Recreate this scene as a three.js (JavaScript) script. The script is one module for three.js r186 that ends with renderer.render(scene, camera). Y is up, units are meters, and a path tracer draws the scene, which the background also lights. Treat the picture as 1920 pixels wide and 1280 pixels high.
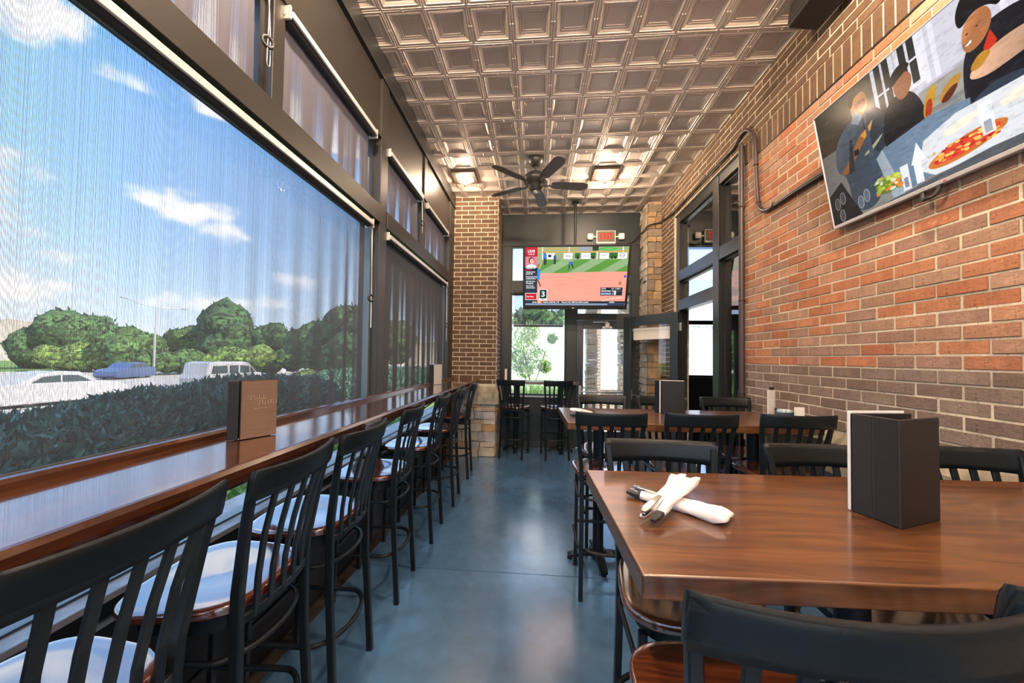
import * as THREE from 'three';
import { RoundedBoxGeometry } from 'three/addons/geometries/RoundedBoxGeometry.js';
import { mergeGeometries, mergeVertices } from 'three/addons/utils/BufferGeometryUtils.js';
import { RectAreaLightUniformsLib } from 'three/addons/lights/RectAreaLightUniformsLib.js';
RectAreaLightUniformsLib.init();

// ---------------------------------------------------------------- camera, exposure, sky, sun
const scene = new THREE.Scene();
const EYE = 1.49;                                   // lens height above the floor
const Y = (r) => r + EYE;                           // height given relative to the lens
const renderer = new THREE.WebGLRenderer({ antialias: true });
renderer.toneMapping = THREE.LinearToneMapping;
renderer.toneMappingExposure = 2.25;
renderer.shadowMap.enabled = true;
const W = 1920, HH = 1280, F = 674.6;
const camera = new THREE.PerspectiveCamera(2 * Math.atan(HH / 2 / F) * 180 / Math.PI, W / HH, 0.03, 600);
camera.setViewOffset(W, HH, 4.1, -13.3, W, HH);
camera.rotation.order = 'YXZ';
camera.rotation.set(0.0246, 0.0759, 0.0137);
camera.position.set(0, EYE, 0);
scene.add(camera);

let seed = 7;
const rnd = () => { seed = (seed + 0x6d2b79f5) | 0; let t = Math.imul(seed ^ (seed >>> 15), 1 | seed); t = (t + Math.imul(t ^ (t >>> 7), 61 | t)) ^ t; return ((t ^ (t >>> 14)) >>> 0) / 4294967296; };
const rr = (a, b) => a + (b - a) * rnd();
const clamp = (x, a = 0, b = 1) => Math.min(b, Math.max(a, x));
const mix = (a, b, t) => a + (b - a) * t;
const smooth = (a, b, x) => { const t = clamp((x - a) / (b - a)); return t * t * (3 - 2 * t); };
const hash = (x, y, z = 0) => { let h = Math.imul(x | 0, 374761393) ^ Math.imul(y | 0, 668265263) ^ Math.imul(z | 0, 2147483647 - 1013); h = Math.imul(h ^ (h >>> 13), 1274126177); h ^= h >>> 16; return (h >>> 0) / 4294967296; };
const fade = (t) => t * t * (3 - 2 * t), mod = (a, n) => ((a % n) + n) % n;
function vnoise(x, y, px = 1e6, py = 1e6, s = 0) {   // periodic value noise
  const ix = Math.floor(x), iy = Math.floor(y), fx = fade(x - ix), fy = fade(y - iy);
  const h = (i, j) => hash(mod(i, px), mod(j, py), s);
  return mix(mix(h(ix, iy), h(ix + 1, iy), fx), mix(h(ix, iy + 1), h(ix + 1, iy + 1), fx), fy);
}
const fbm = (x, y, px, py, n = 4, s = 0) => { let v = 0, a = 0.5; for (let i = 0; i < n; i++) { v += a * vnoise(x, y, px, py, s + i); x *= 2; y *= 2; px *= 2; py *= 2; a *= 0.5; } return v / (1 - Math.pow(0.5, n)); };
function noise3(x, y, z) {
  const iz = Math.floor(z), f = fade(z - iz);
  return mix(vnoise(x, y, 1e6, 1e6, iz), vnoise(x, y, 1e6, 1e6, iz + 1), f);
}

{ // sky: summer air with fair-weather clouds; clouds lie where the window shows them, and go on all round
  const w = 1536, h = 768, d = new Float32Array(w * h * 4);
  const blobs = [ // azimuth, elevation, half width, half height (degrees), density
    [-137, 16.6, 4.6, 1.6, 1.2], [-133.5, 15.0, 3.2, 1.3, 1.0], [-140, 17.0, 2.2, 1.2, .9], [-148, 5.8, 3.2, 1.6, 1.2], [-146, 9.4, 2.2, .8, .55], [-133, 6.0, 6.5, 1.3, .9],
    [-125, 10.0, 3.4, 1.1, .55], [-153, 15, 6, 5, .5], [-128, 6.6, 3, 1, .6]];
  for (let j = 0; j < h; j++) {
    const el = ((j + 0.5) / h - 0.5) * 180, up = Math.max(0, el) / 90;
    for (let i = 0; i < w; i++) {
      const az = ((i + 0.5) / w - 0.5) * 360, o = (j * w + i) * 4;
      const a = Math.pow(1 - up, 5), b = Math.pow(1 - up, 11);
      let r = mix(0.20, 0.52, a), g = mix(0.50, 0.86, a), bl = mix(1.05, 1.22, a);
      r = mix(r, 1.05, b * .9); g = mix(g, 1.12, b * .9); bl = mix(bl, 1.18, b * .9);
      let dens = 0;
      for (const [ba, be, bw, bh, k] of blobs) {
        let da = az - ba; if (da > 180) da -= 360; if (da < -180) da += 360;
        const n = fbm(az * .55, el * .9, 1e6, 1e6, 5, 3);
        const q = (da / bw) ** 2 + ((el - be) / bh) ** 2;
        dens = Math.max(dens, k * smooth(0.0, 0.8, Math.exp(-q * 0.8) - 0.5 + (n - .35) * 1.1));
      }
      const near = az > -156 && az < -112 && el < 27 ? 0 : 1;   // elsewhere, mostly unseen: scattered cumulus that whitens reflections on the seats
      if (el > 0 && near) dens = Math.max(dens, .9 * smooth(.56, .74, fbm(az / 360 * 48, el / 6, 48, 1e6, 5, 11)) * smooth(0, 4, el));
      dens = clamp(dens);
      const lit = 1.4;
      d[o] = mix(r, lit, dens); d[o + 1] = mix(g, lit * .99, dens); d[o + 2] = mix(bl, lit * .97, dens); d[o + 3] = 1;
    }
  }
  const t = new THREE.DataTexture(d, w, h, THREE.RGBAFormat, THREE.FloatType);
  t.mapping = THREE.EquirectangularReflectionMapping; t.magFilter = THREE.LinearFilter; t.needsUpdate = true;
  scene.background = t;
  scene.backgroundIntensity = 1.0;
}
const sun = new THREE.DirectionalLight(0xfff2df, 7.0);
sun.position.set(37, 31, 5); sun.castShadow = true;
Object.assign(sun.shadow.camera, { left: -40, right: 40, top: 40, bottom: -40, near: 1, far: 140 });
sun.shadow.mapSize.set(2048, 2048);
scene.add(sun, sun.target);
const LAMP_POWER = 6.8, LAMP_COLOR = 0xffdfbe;

// ---------------------------------------------------------------- helpers
const used = new Map();
const numbered = (n) => { const k = used.get(n) ?? 0; used.set(n, k + 1); return k ? n + '_' + String(k).padStart(3, '0') : n; };
function tag(o, label, category, group, kind) { Object.assign(o.userData, { label, category }); if (group) o.userData.group = group; if (kind) o.userData.kind = kind; return o; }
function mesh(name, geo, mat, parent = scene) {
  const g = Array.isArray(geo) ? (geo.length > 1 ? merge(geo) : geo[0]) : geo;
  const m = new THREE.Mesh(g, mat); m.name = parent === scene ? numbered(name) : name; m.castShadow = m.receiveShadow = true; parent.add(m); return m;
}
function thing(name, label, category, pos = [0, 0, 0], turn = 0, group) {
  const o = new THREE.Group(); o.name = numbered(name); o.position.set(...pos); o.rotation.y = turn; scene.add(o); return tag(o, label, category, group);
}
function struct(name) { const o = new THREE.Group(); o.name = numbered(name); o.userData.kind = 'structure'; scene.add(o); return o; }
function copy(src, label, pos, turn, group) {
  const c = src.clone(); c.name = numbered(src.name.replace(/_\d{3}$/, '')); scene.add(c); c.position.set(...pos); c.rotation.set(0, turn, 0);
  c.userData = { ...src.userData, label }; if (group) c.userData.group = group; return c;
}
const sub = (name, parent, pos = [0, 0, 0]) => { const o = new THREE.Group(); o.name = name; o.position.set(...pos); parent.add(o); return o; };
function merge(list) {
  const l = list.map((g) => { g = g.index ? g.toNonIndexed() : g; for (const k of Object.keys(g.attributes)) if (!['position', 'normal', 'uv', 'color'].includes(k)) g.deleteAttribute(k); return g; });
  return mergeGeometries(l, false);
}
function uvm(g, swap = 0, ou = 0, ov = 0) {           // uv in metres by each face's main axis
  if (g.index) g = g.toNonIndexed();
  const p = g.attributes.position, n = g.attributes.normal, uv = new Float32Array(p.count * 2);
  for (let i = 0; i < p.count; i++) {
    const x = p.getX(i), y = p.getY(i), z = p.getZ(i), a = Math.abs(n.getX(i)), b = Math.abs(n.getY(i)), c = Math.abs(n.getZ(i));
    let u, v;
    if (a > b && a > c) { u = z; v = y; } else if (b > c) { u = x; v = z; } else { u = x; v = y; }
    if (swap === 1 && b >= a && b >= c) [u, v] = [v, u];
    if (swap === 2) [u, v] = [v, u];
    uv[i * 2] = u + ou; uv[i * 2 + 1] = v + ov;
  }
  g.setAttribute('uv', new THREE.BufferAttribute(uv, 2)); return g;
}
const bx = (w, h, d, x = 0, y = 0, z = 0) => uvm(new THREE.BoxGeometry(w, h, d).translate(x, y, z));
const b2 = (x0, x1, y0, y1, z0, z1) => bx(Math.abs(x1 - x0), Math.abs(y1 - y0), Math.abs(z1 - z0), (x0 + x1) / 2, (y0 + y1) / 2, (z0 + z1) / 2);
const rb = (w, h, d, r, x = 0, y = 0, z = 0, s = 2) => uvm(new RoundedBoxGeometry(w, h, d, s, r).translate(x, y, z));
const rb2 = (x0, x1, y0, y1, z0, z1, r = .004, s = 1) => rb(Math.abs(x1 - x0), Math.abs(y1 - y0), Math.abs(z1 - z0), r, (x0 + x1) / 2, (y0 + y1) / 2, (z0 + z1) / 2, s);
const V = (a) => new THREE.Vector3(...a);
const tube = (pts, r, seg = 24, rad = 8, closed = false, tension = .5) => new THREE.TubeGeometry(new THREE.CatmullRomCurve3(pts.map(V), closed, 'catmullrom', tension), seg, r, rad, closed);
function poly(pts, r, rad = 8, bend = .03, seg = 4) { // tube along straight runs with rounded corners
  const path = new THREE.CurvePath(), P = pts.map(V); let at = P[0];
  for (let i = 1; i < P.length - 1; i++) {
    const a = P[i].clone().sub(P[i - 1]), b = P[i + 1].clone().sub(P[i]), k = Math.min(bend, a.length() / 2, b.length() / 2);
    const s = P[i].clone().addScaledVector(a.normalize(), -k), e = P[i].clone().addScaledVector(b.normalize(), k);
    path.add(new THREE.LineCurve3(at, s)); path.add(new THREE.QuadraticBezierCurve3(s, P[i], e)); at = e;
  }
  path.add(new THREE.LineCurve3(at, P[P.length - 1]));
  return new THREE.TubeGeometry(path, Math.max(8, P.length * 8), r, rad, false);
}
function sweep(pts, w, d, side = [1, 0, 0]) {        // rectangular bar along a polyline: w across «side», d the other way; w, d numbers or lists
  const n = pts.length, P = pts.map(V), pos = [], idx = [], S = V(side).normalize();
  for (let i = 0; i < n; i++) {
    const t = P[Math.min(i + 1, n - 1)].clone().sub(P[Math.max(i - 1, 0)]).normalize(), s = S.clone().addScaledVector(t, -S.dot(t)).normalize(), o = new THREE.Vector3().crossVectors(t, s);
    const a = (Array.isArray(w) ? w[i] : w) / 2, b = (Array.isArray(d) ? d[i] : d) / 2, c = Math.min(a, b) * .3;
    for (const [u, v] of [[-a + c, -b], [a - c, -b], [a, -b + c], [a, b - c], [a - c, b], [-a + c, b], [-a, b - c], [-a, -b + c]]) pos.push(...P[i].clone().addScaledVector(s, u).addScaledVector(o, v).toArray());
  }
  for (let i = 0; i < n - 1; i++) for (let k = 0; k < 8; k++) { const a = i * 8 + k, b = i * 8 + (k + 1) % 8; idx.push(a, b, b + 8, a, b + 8, a + 8); }
  for (let k = 1; k < 7; k++) { idx.push(0, k + 1, k); const e = (n - 1) * 8; idx.push(e, e + k, e + k + 1); }
  let g = new THREE.BufferGeometry(); g.setAttribute('position', new THREE.Float32BufferAttribute(pos, 3)); g.setIndex(idx); g = g.toNonIndexed(); g.computeVertexNormals(); return uvm(g);
}
const cyl = (r0, r1, h, x, y, z, n = 20) => new THREE.CylinderGeometry(r0, r1, h, n).translate(x, y, z);
const lathe = (pts, n = 28) => new THREE.LatheGeometry(pts.map((p) => new THREE.Vector2(...p)), n);
function ext(points, depth, bevel = 0, holes) {
  const s = new THREE.Shape(points.map((p) => new THREE.Vector2(...p)));
  if (holes) for (const h of holes) s.holes.push(new THREE.Path(h.map((p) => new THREE.Vector2(...p))));
  return new THREE.ExtrudeGeometry(s, { depth, bevelEnabled: bevel > 0, bevelSize: bevel, bevelThickness: bevel, bevelSegments: 2, curveSegments: 8 });
}
function flat(g) { g = g.index ? g.toNonIndexed() : g; g.computeVertexNormals(); return g; }
function rough(g, amp, f, s = 0) {                    // push vertices about by noise (same place, same push)
  const p = g.attributes.position;
  for (let i = 0; i < p.count; i++) { const x = p.getX(i), y = p.getY(i), z = p.getZ(i); p.setXYZ(i, x + amp * (noise3(x * f + s, y * f, z * f) - .5), y + amp * (noise3(x * f + 31 + s, y * f, z * f) - .5), z + amp * (noise3(x * f + 67 + s, y * f, z * f) - .5)); }
  return g;
}
// ---------------------------------------------------------------- textures
function tex(w, h, fn, rx = 1, ry = 1, srgb = true) {
  const d = new Uint8Array(w * h * 4);
  for (let j = 0; j < h; j++) for (let i = 0; i < w; i++) { const c = fn(i / w, j / h), o = (j * w + i) * 4; d[o] = clamp(c[0]) * 255; d[o + 1] = clamp(c[1]) * 255; d[o + 2] = clamp(c[2]) * 255; d[o + 3] = 255; }
  const t = new THREE.DataTexture(d, w, h); t.wrapS = t.wrapT = THREE.RepeatWrapping; t.magFilter = THREE.LinearFilter; if (srgb) t.colorSpace = THREE.SRGBColorSpace; t.repeat.set(1 / rx, 1 / ry); t.needsUpdate = true; return t;
}
const grey = (v) => [v, v, v];
const wood = (a, b, c, s, rx = 1.7, ry = .42) => tex(1024, 256, (u, v) => {
  const warp = (fbm(u * 4, v * 4, 4, 4, 3, s + 9) - .5) * .22;
  const g = fbm(u * 6, (v + warp) * 40, 6, 40, 4, s), f = fbm(u * 30, v * 160, 30, 160, 2, s + 5), big = fbm(u * 2, (v + warp) * 9, 2, 9, 2, s + 20);
  const ring = .5 + .5 * Math.sin((v * 9 + warp * 22 + big * 2.0) * 6.2832);
  let t = clamp(.42 * g + .34 * ring * .6 + .40 * big - .1), k = .86 + .24 * f;
  return [0, 1, 2].map((i) => (t < .5 ? mix(a[i], b[i], t * 2) : mix(b[i], c[i], t * 2 - 1)) * k);
}, rx, ry);
const T = {};
T.table = wood([.21, .115, .052], [.39, .24, .115], [.52, .345, .18], 1);
T.bar = wood([.17, .085, .035], [.33, .185, .085], [.47, .28, .135], 41);
T.seat = wood([.23, .105, .048], [.40, .195, .088], [.52, .275, .135], 77, .9, .3);
T.brick = tex(256, 256, (u, v) => { const f = fbm(u * 40, v * 40, 40, 40, 3, 2), g = fbm(u * 6, v * 6, 6, 6, 3, 4), drag = fbm(u * 60, v * 5, 60, 5, 2, 6); const pit = f > .73 ? .78 : 1; return grey((.74 + .20 * g + .14 * f + .08 * (drag - .5)) * pit); }, .42, .42);
T.brickBump = tex(256, 256, (u, v) => grey(fbm(u * 50, v * 50, 50, 50, 3, 8)), .42, .42, false);
T.stone = tex(256, 256, (u, v) => grey(.66 + .42 * (fbm(u * 7, v * 7, 7, 7, 5, 14) - .3)), .5, .5);
T.concrete = tex(1024, 1024, (u, v) => { const a = fbm(u * 5, v * 5, 5, 5, 5, 21), b = fbm(u * 60, v * 60, 60, 60, 3, 22), s = fbm(u * 14, v * 14, 14, 14, 3, 29); let t = .72 + .30 * (a - .45) + .10 * (b - .5) + .16 * (s - .5); return [.36 * t, .545 * t, .715 * t]; }, 3.1, 3.1);
T.concreteRough = tex(512, 512, (u, v) => { const a = fbm(u * 8, v * 8, 8, 8, 4, 31), b = fbm(u * 70, v * 70, 70, 70, 2, 33); return grey(.21 + .09 * (a - .4) + .04 * (b - .5)); }, 2.3, 2.3, false);
T.speck = tex(256, 256, (u, v) => grey(.45 + .55 * fbm(u * 90, v * 90, 90, 90, 2, 51)), .2, .2, false);
T.leafy = tex(256, 256, (u, v) => { const t = fbm(u * 12, v * 12, 12, 12, 4, 61); return grey(.18 + 1.25 * t * t + .35 * t); }, 3, 3);
T.bark = tex(128, 128, (u, v) => grey(.5 + .5 * fbm(u * 12, v * 3, 12, 3, 3, 71)), .5, .5);
const std = (o) => new THREE.MeshStandardMaterial(o), phy = (o) => new THREE.MeshPhysicalMaterial(o);
const lin = (r, g, b) => new THREE.Color().setRGB(r, g, b);
const M = {
  plank: std({ color: lin(.075, .06, .05), roughness: .5, map: T.bark }),
  steel: phy({ color: lin(.007, .0105, .013), roughness: .34, specularIntensity: .65, bumpMap: T.speck, bumpScale: .0004 }),
  trim: std({ color: lin(.020, .021, .021), roughness: .36 }),
  frameBlue: std({ color: lin(.07, .10, .12), roughness: .3 }),
  trimWarm: std({ color: lin(.024, .0215, .019), roughness: .42, bumpMap: T.speck, bumpScale: .0003 }),
  teal: std({ color: lin(.010, .017, .019), roughness: .45 }),
  door: std({ color: lin(.024, .036, .043), roughness: .32 }),
  alu: std({ color: lin(.62, .63, .63), roughness: .38, metalness: .25 }),
  chrome: std({ color: lin(.62, .63, .64), roughness: .22, metalness: 1 }),
  nickel: std({ color: lin(.58, .57, .55), roughness: .4, metalness: .6 }),
  black: std({ color: lin(.012, .012, .013), roughness: .5 }),
  rubber: std({ color: lin(.016, .015, .018), roughness: .45 }),
  conduit: std({ color: lin(.05, .034, .036), roughness: .4 }),
  bronze: std({ color: lin(.035, .022, .014), roughness: .5 }),
  fan: std({ color: lin(.030, .030, .028), roughness: .42 }),
  blade: std({ color: lin(.05, .04, .034), roughness: .5 }),
  table: phy({ map: T.table, roughness: .3, ior: 1.75, clearcoat: .6, clearcoatRoughness: .10 }),
  bar: phy({ map: T.bar, roughness: .14, ior: 2.2, clearcoat: 1, clearcoatRoughness: .05 }),
  barEdge: phy({ map: T.bar, color: lin(.62, .55, .5), roughness: .22, ior: 1.6, clearcoat: .8, clearcoatRoughness: .08 }),
  seat: phy({ map: T.seat, roughness: .16, ior: 2.3, clearcoat: 1, clearcoatRoughness: .08 }),
  floor: phy({ map: T.concrete, roughnessMap: T.concreteRough, roughness: 1, ior: 1.9, clearcoat: .6, clearcoatRoughness: .16 }),
  mortar: std({ color: lin(.70, .62, .48), roughness: .95, map: T.brick }),
  tin: std({ color: lin(.54, .475, .425), roughness: .38, metalness: .2 }),
  lime: std({ color: lin(.58, .50, .37), roughness: .85, map: T.stone }),
  ledge: std({ color: lin(.90, .89, .86), roughness: .8, map: T.stone }),
  glass: phy({ color: 0xffffff, transmission: 1, thickness: 0, roughness: 0, ior: 1.5 }),
  acrylic: phy({ color: 0xffffff, transmission: 1, thickness: 0, roughness: .02, ior: 1.49 }),
  fabric: std({ color: lin(.050, .056, .068), roughness: .75 }),
  fabric2: std({ color: lin(.085, .085, .115), roughness: .7 }),
  hem: std({ color: lin(.02, .022, .024), roughness: .6 }),
  paper: std({ color: lin(.80, .80, .78), roughness: .7 }),
  napkin: std({ color: lin(.80, .78, .78), roughness: .9 }),
  menu: std({ color: lin(.009, .010, .012), roughness: .38, bumpMap: T.speck, bumpScale: .0006 }),
  vinyl: std({ color: lin(.72, .70, .64), roughness: .6 }),
  plaster: std({ color: lin(.62, .60, .54), roughness: .9 }),
  whiteWall: std({ color: lin(.78, .76, .72), roughness: .9 }),
  asphalt: std({ color: lin(.42, .40, .38), roughness: .95 }), paving: std({ color: lin(.62, .58, .53), roughness: .95 }),
  lawn: std({ color: lin(.10, .20, .035), roughness: 1 }), soil: std({ color: lin(.25, .18, .12), roughness: 1, map: T.bark }),
  bark: std({ color: lin(.16, .11, .075), roughness: 1, map: T.bark }),
  tree1: std({ color: lin(.12, .25, .07), roughness: .9, map: T.leafy }), tree2: std({ color: lin(.085, .20, .07), roughness: .9, map: T.leafy }), tree3: std({ color: lin(.26, .42, .09), roughness: .9, map: T.leafy }),
  leafDark: phy({ color: lin(.085, .22, .165), roughness: .38 }), leafLight: phy({ color: lin(.24, .42, .09), roughness: .6, transmission: .3, thickness: 0, side: THREE.DoubleSide }),
  blade2: phy({ color: lin(.22, .46, .07), roughness: .6, transmission: .3, thickness: 0 }), dry: std({ color: lin(.45, .36, .24), roughness: .9 }),
  carWhite: phy({ color: lin(.46, .46, .48), roughness: .35, clearcoat: .8 }), carBlue: phy({ color: lin(.05, .09, .22), roughness: .3, clearcoat: .8 }), carGlass: phy({ color: lin(.05, .07, .08), roughness: .08 }), tyre: std({ color: lin(.02, .02, .02), roughness: .9 }),
};

// ---------------------------------------------------------------- room shell
const XL = -1.28, XR = 1.895, ZE = -6.085, ZP = -5.375, CEIL = Y(2.44), ZB = 2.4;
{ // stained concrete floor, cut by a saw joint
  const f = struct('floor');
  mesh('floor_slab', b2(-1.6, 7.2, -.16, 0, -2.518, 2.9), M.floor, f); mesh('floor_slab', b2(-1.6, 7.2, -.16, 0, -6.35, -2.524), M.floor, f);
  mesh('joint_filler', b2(-1.6, 7.2, -.15, -.006, -2.525, -2.517), M.black, f);
  for (let k = 0; k < 2; k++) mesh('border_plank', rb2(-1.362 + k * .064, -1.362 + k * .064 + .062, 0, .006, 2.2, ZP + .03, .002), M.plank, f);
}
{ // pressed tin ceiling: every panel is one stepped square
  const c = struct('ceiling');
  mesh('ceiling_slab', b2(-1.6, 7.2, CEIL + .03, CEIL + .25, -6.35, 2.9), M.trim, c);
  const S = .3048, h = S / 2, prof = [[h, .0], [h - .002, .001], [h - .005, -.004], [h - .010, -.004], [h - .013, .001], [h - .022, .001], [h - .026, -.0035], [h - .031, -.0035], [h - .034, .001], [h - .040, .0025], [h - .058, .012], [h - .061, .0085], [h - .066, .0085], [h - .069, .012], [h - .074, .012], [h - .077, .0095], [h - .082, .0095], [h - .085, .013]];
  function tile(x0 = -h, x1 = h) {
    const tri = [];
    const q = (a, b) => { for (let k = 0; k < 4; k++) { const R = (d, e) => [[-d, e, -d], [d, e, -d], [d, e, d], [-d, e, d]]; const A = R(...a), B = R(...b), n = (k + 1) % 4; tri.push([A[k], A[n], B[n]], [A[k], B[n], B[k]]); } };
    for (let i = 0; i < prof.length - 1; i++) q(prof[i], prof[i + 1]);
    const [d, e] = prof[prof.length - 1]; tri.push([[-d, e, -d], [d, e, -d], [d, e, d]], [[-d, e, -d], [d, e, d], [-d, e, d]]);
    const bead = (x, z) => { const s = .006, t = -.008; const c2 = [[x - s, -.004, z - s], [x + s, -.004, z - s], [x + s, -.004, z + s], [x - s, -.004, z + s]]; for (let k = 0; k < 4; k++) tri.push([c2[k], c2[(k + 1) % 4], [x, t, z]]); };
    bead(h - .0095, 0); bead(0, h - .0095); bead(-h + .0095, 0); bead(0, -h + .0095);
    const cut = (p, f) => { const o = []; p.forEach((a, i) => { const b = p[(i + 1) % p.length], fa = f(a), fb = f(b); if (fa >= 0) o.push(a); if (fa * fb < 0) { const t = fa / (fa - fb); o.push(a.map((v, k) => mix(v, b[k], t))); } }); return o; };
    const pos = [];
    for (const t of tri) { let p = cut(cut(t, (a) => a[0] - x0), (a) => x1 - a[0]); for (let k = 1; k + 1 < p.length; k++) pos.push(...p[0], ...p[k + 1], ...p[k]); }
    const g = new THREE.BufferGeometry(); g.setAttribute('position', new THREE.Float32BufferAttribute(pos, 3)); g.computeVertexNormals();
    const n = g.attributes.normal; let down = 0; for (let i = 0; i < n.count; i++) down += n.getY(i); if (down > 0) { const p = g.attributes.position.array; for (let i = 0; i < p.length; i += 9) for (let k = 0; k < 3; k++) { const v = p[i + 3 + k]; p[i + 3 + k] = p[i + 6 + k]; p[i + 6 + k] = v; } g.computeVertexNormals(); }
    return uvm(g);
  }
  const full = tile(), left = tile(XL - (-1.1298 - h), h), right = full, rest = [];
  for (let i = -15; i < 13; i++) for (let k = -1; k < 10; k++) {
    const z = -2.4097 - S * i - h, x = -1.1298 + S * k + h, g = k < 0 ? left : full;
    if (z > 2.3 || z < ZE + .05) { if (z > 2.3) continue; }
    if (z < -1.9) { const m = mesh('ceiling_tile', g, M.tin, c); m.position.set(x, CEIL + rr(-.0012, .0012), z); m.rotation.set(rr(-.004, .004), 0, rr(-.004, .004)); }
    else rest.push(g.clone().translate(x, CEIL, z));
  }
  const r = mesh('ceiling_tile', rest, M.tin, c); r.userData.kind = 'stuff';
}
// ---- bricks
const BL = .2033, BH = .0677, JT = .0095;
const brickMats = (list) => list.map((c) => std({ color: lin(...c), roughness: .85, map: T.brick, bumpMap: T.brickBump, bumpScale: .002 }));
const ORANGE_C = [[.50, .20, .10], [.46, .175, .085], [.40, .235, .155], [.44, .265, .18], [.36, .215, .155], [.52, .225, .115], [.42, .175, .095], [.48, .25, .15]];
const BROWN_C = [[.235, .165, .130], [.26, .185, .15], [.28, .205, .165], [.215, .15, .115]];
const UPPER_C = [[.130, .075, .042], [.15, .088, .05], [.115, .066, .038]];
const ORANGE = brickMats(ORANGE_C), BROWN = brickMats(BROWN_C), UPPER = brickMats(UPPER_C), ANY = std({ color: 0xffffff, vertexColors: true, roughness: .85, map: T.brick, bumpMap: T.brickBump, bumpScale: .002 });
const brickGeo = [0, 1, 2, 3].map((k) => uvm(new RoundedBoxGeometry(.05, BH - JT, BL - JT, 1, .003), 0, k * .13, k * .29));
const brickGeoX = [0, 1, 2, 3].map((k) => uvm(new RoundedBoxGeometry(BL - JT, BH - JT, .05, 1, .003), 0, k * .13, k * .29));
const soldierGeo = [0, 1, 2].map((k) => uvm(new RoundedBoxGeometry(.05, BL - JT, BH - JT, 1, .003), 2, k * .13, k * .29));
function paint(g, c) { const n = g.attributes.position.count, a = new Float32Array(n * 3); for (let i = 0; i < n; i++) a.set(c, i * 3); g.setAttribute('color', new THREE.BufferAttribute(a, 3)); return g; }
{
  const w = struct('wall_right'), rest = [], singles = [];
  // core behind the bricks (the mortar), with the opening of the doorway left out
  const Z0 = -5.16, Z1 = -3.46, TOP = 3.483, xm = XR + .0032;
  mesh('mortar', [b2(xm, xm + .2, 1.03, CEIL + .03, Z1, ZB), b2(xm, xm + .2, TOP, CEIL + .03, Z0, Z1), b2(xm, xm + .2, 0, CEIL + .03, ZE - .15, Z0)], M.mortar, w);
  mesh('wainscot_core', b2(XR + .02, XR + .2, 0, 1.03, Z1, ZB), M.mortar, w);
  const put = (set, cs, geo, y, z, sz, sy, jit = .0025) => {
    const k = Math.floor(rnd() * set.length), g = geo[Math.floor(rnd() * geo.length)], dx = rr(-jit, jit);
    const vis = z < -1.33 && Math.hypot(z, y - EYE) < 9 ? Math.hypot(XR, z, y - EYE) : 99;
    singles.push({ d: vis, set, cs, k, g, x: XR + .025 + dx, y, z, sz, sy });
  };
  let row = 0;
  const SOL = 1.46 + 27 * BH;                              // foot of the soldier course
  const clipPut = (set, cs, y, z0, z1, lo, hi) => { const a = Math.max(z0, lo), b = Math.min(z1, hi); if (b - a > .03) put(set, cs, brickGeo, y, (a + b) / 2, (b - a - JT) / (BL - JT), 1); };
  for (let j = -6; j < 37; j++) {
    const y0 = j < 27 ? 1.46 + j * BH : SOL + BL + (j - 27) * BH; if (y0 > CEIL - .02) break;
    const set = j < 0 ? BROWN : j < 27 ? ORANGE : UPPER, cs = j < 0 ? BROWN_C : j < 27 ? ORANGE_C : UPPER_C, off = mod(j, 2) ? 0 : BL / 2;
    for (let k = -30; k < 24; k++) {
      const z1 = -2.062 + off - k * BL, z0 = z1 - BL;
      if (z1 < Z1 - .0 && z0 > Z0 && y0 < TOP - .03) continue;
      const spans = y0 < TOP - .03 ? [[Z1, ZB - .02], [-5.67, Z0]] : [[-5.67, ZB - .02]];
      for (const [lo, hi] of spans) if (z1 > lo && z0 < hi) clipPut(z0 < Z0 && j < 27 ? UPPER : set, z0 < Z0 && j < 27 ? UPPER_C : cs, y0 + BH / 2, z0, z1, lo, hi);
    }
  }
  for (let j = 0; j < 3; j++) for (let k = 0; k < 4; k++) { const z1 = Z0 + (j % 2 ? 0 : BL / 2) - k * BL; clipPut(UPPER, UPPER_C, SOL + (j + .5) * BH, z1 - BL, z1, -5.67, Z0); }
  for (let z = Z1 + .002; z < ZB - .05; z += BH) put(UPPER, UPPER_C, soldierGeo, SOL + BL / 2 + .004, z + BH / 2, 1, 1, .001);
  singles.sort((a, b) => a.d - b.d).forEach((s, i) => {
    if (i < 300 && s.d < 90) { const m = mesh('brick', s.g, s.set[s.k], w); m.position.set(s.x, s.y, s.z); m.scale.set(1, s.sy, s.sz); }
    else rest.push(paint(s.g.clone().scale(1, s.sy, s.sz).translate(s.x, s.y, s.z), s.cs[s.k]));
  });
  const r = mesh('brick', rest, ANY, w); r.userData.kind = 'stuff';
  mesh('steel_lintel', b2(XR - .004, XR + .05, SOL - .004, SOL + .006, Z1 - .0, ZB - .05), M.black, w);
  // limestone cap and stone wainscot below it
  const cap = ext([[0, 0], [.055, 0], [.055, .19], [0, .262]], ZB - Z1 - .1).rotateY(Math.PI).translate(XR + .01, .792, ZB - .02);
  mesh('stone_cap', uvm(cap), M.lime, w);
  const st = []; for (let z = Z1; z < ZB - .1;) { const L = rr(.18, .42); for (let y = 0; y < .78;) { const H = Math.min(rr(.07, .16), .79 - y); st.push(stone(.06, H - .008, L - .008, XR + .02, y + H / 2, z + L / 2)); y += H; } z += L; }
  const s2 = mesh('stone', st, ANY, w); s2.userData.kind = 'stuff';
}
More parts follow.
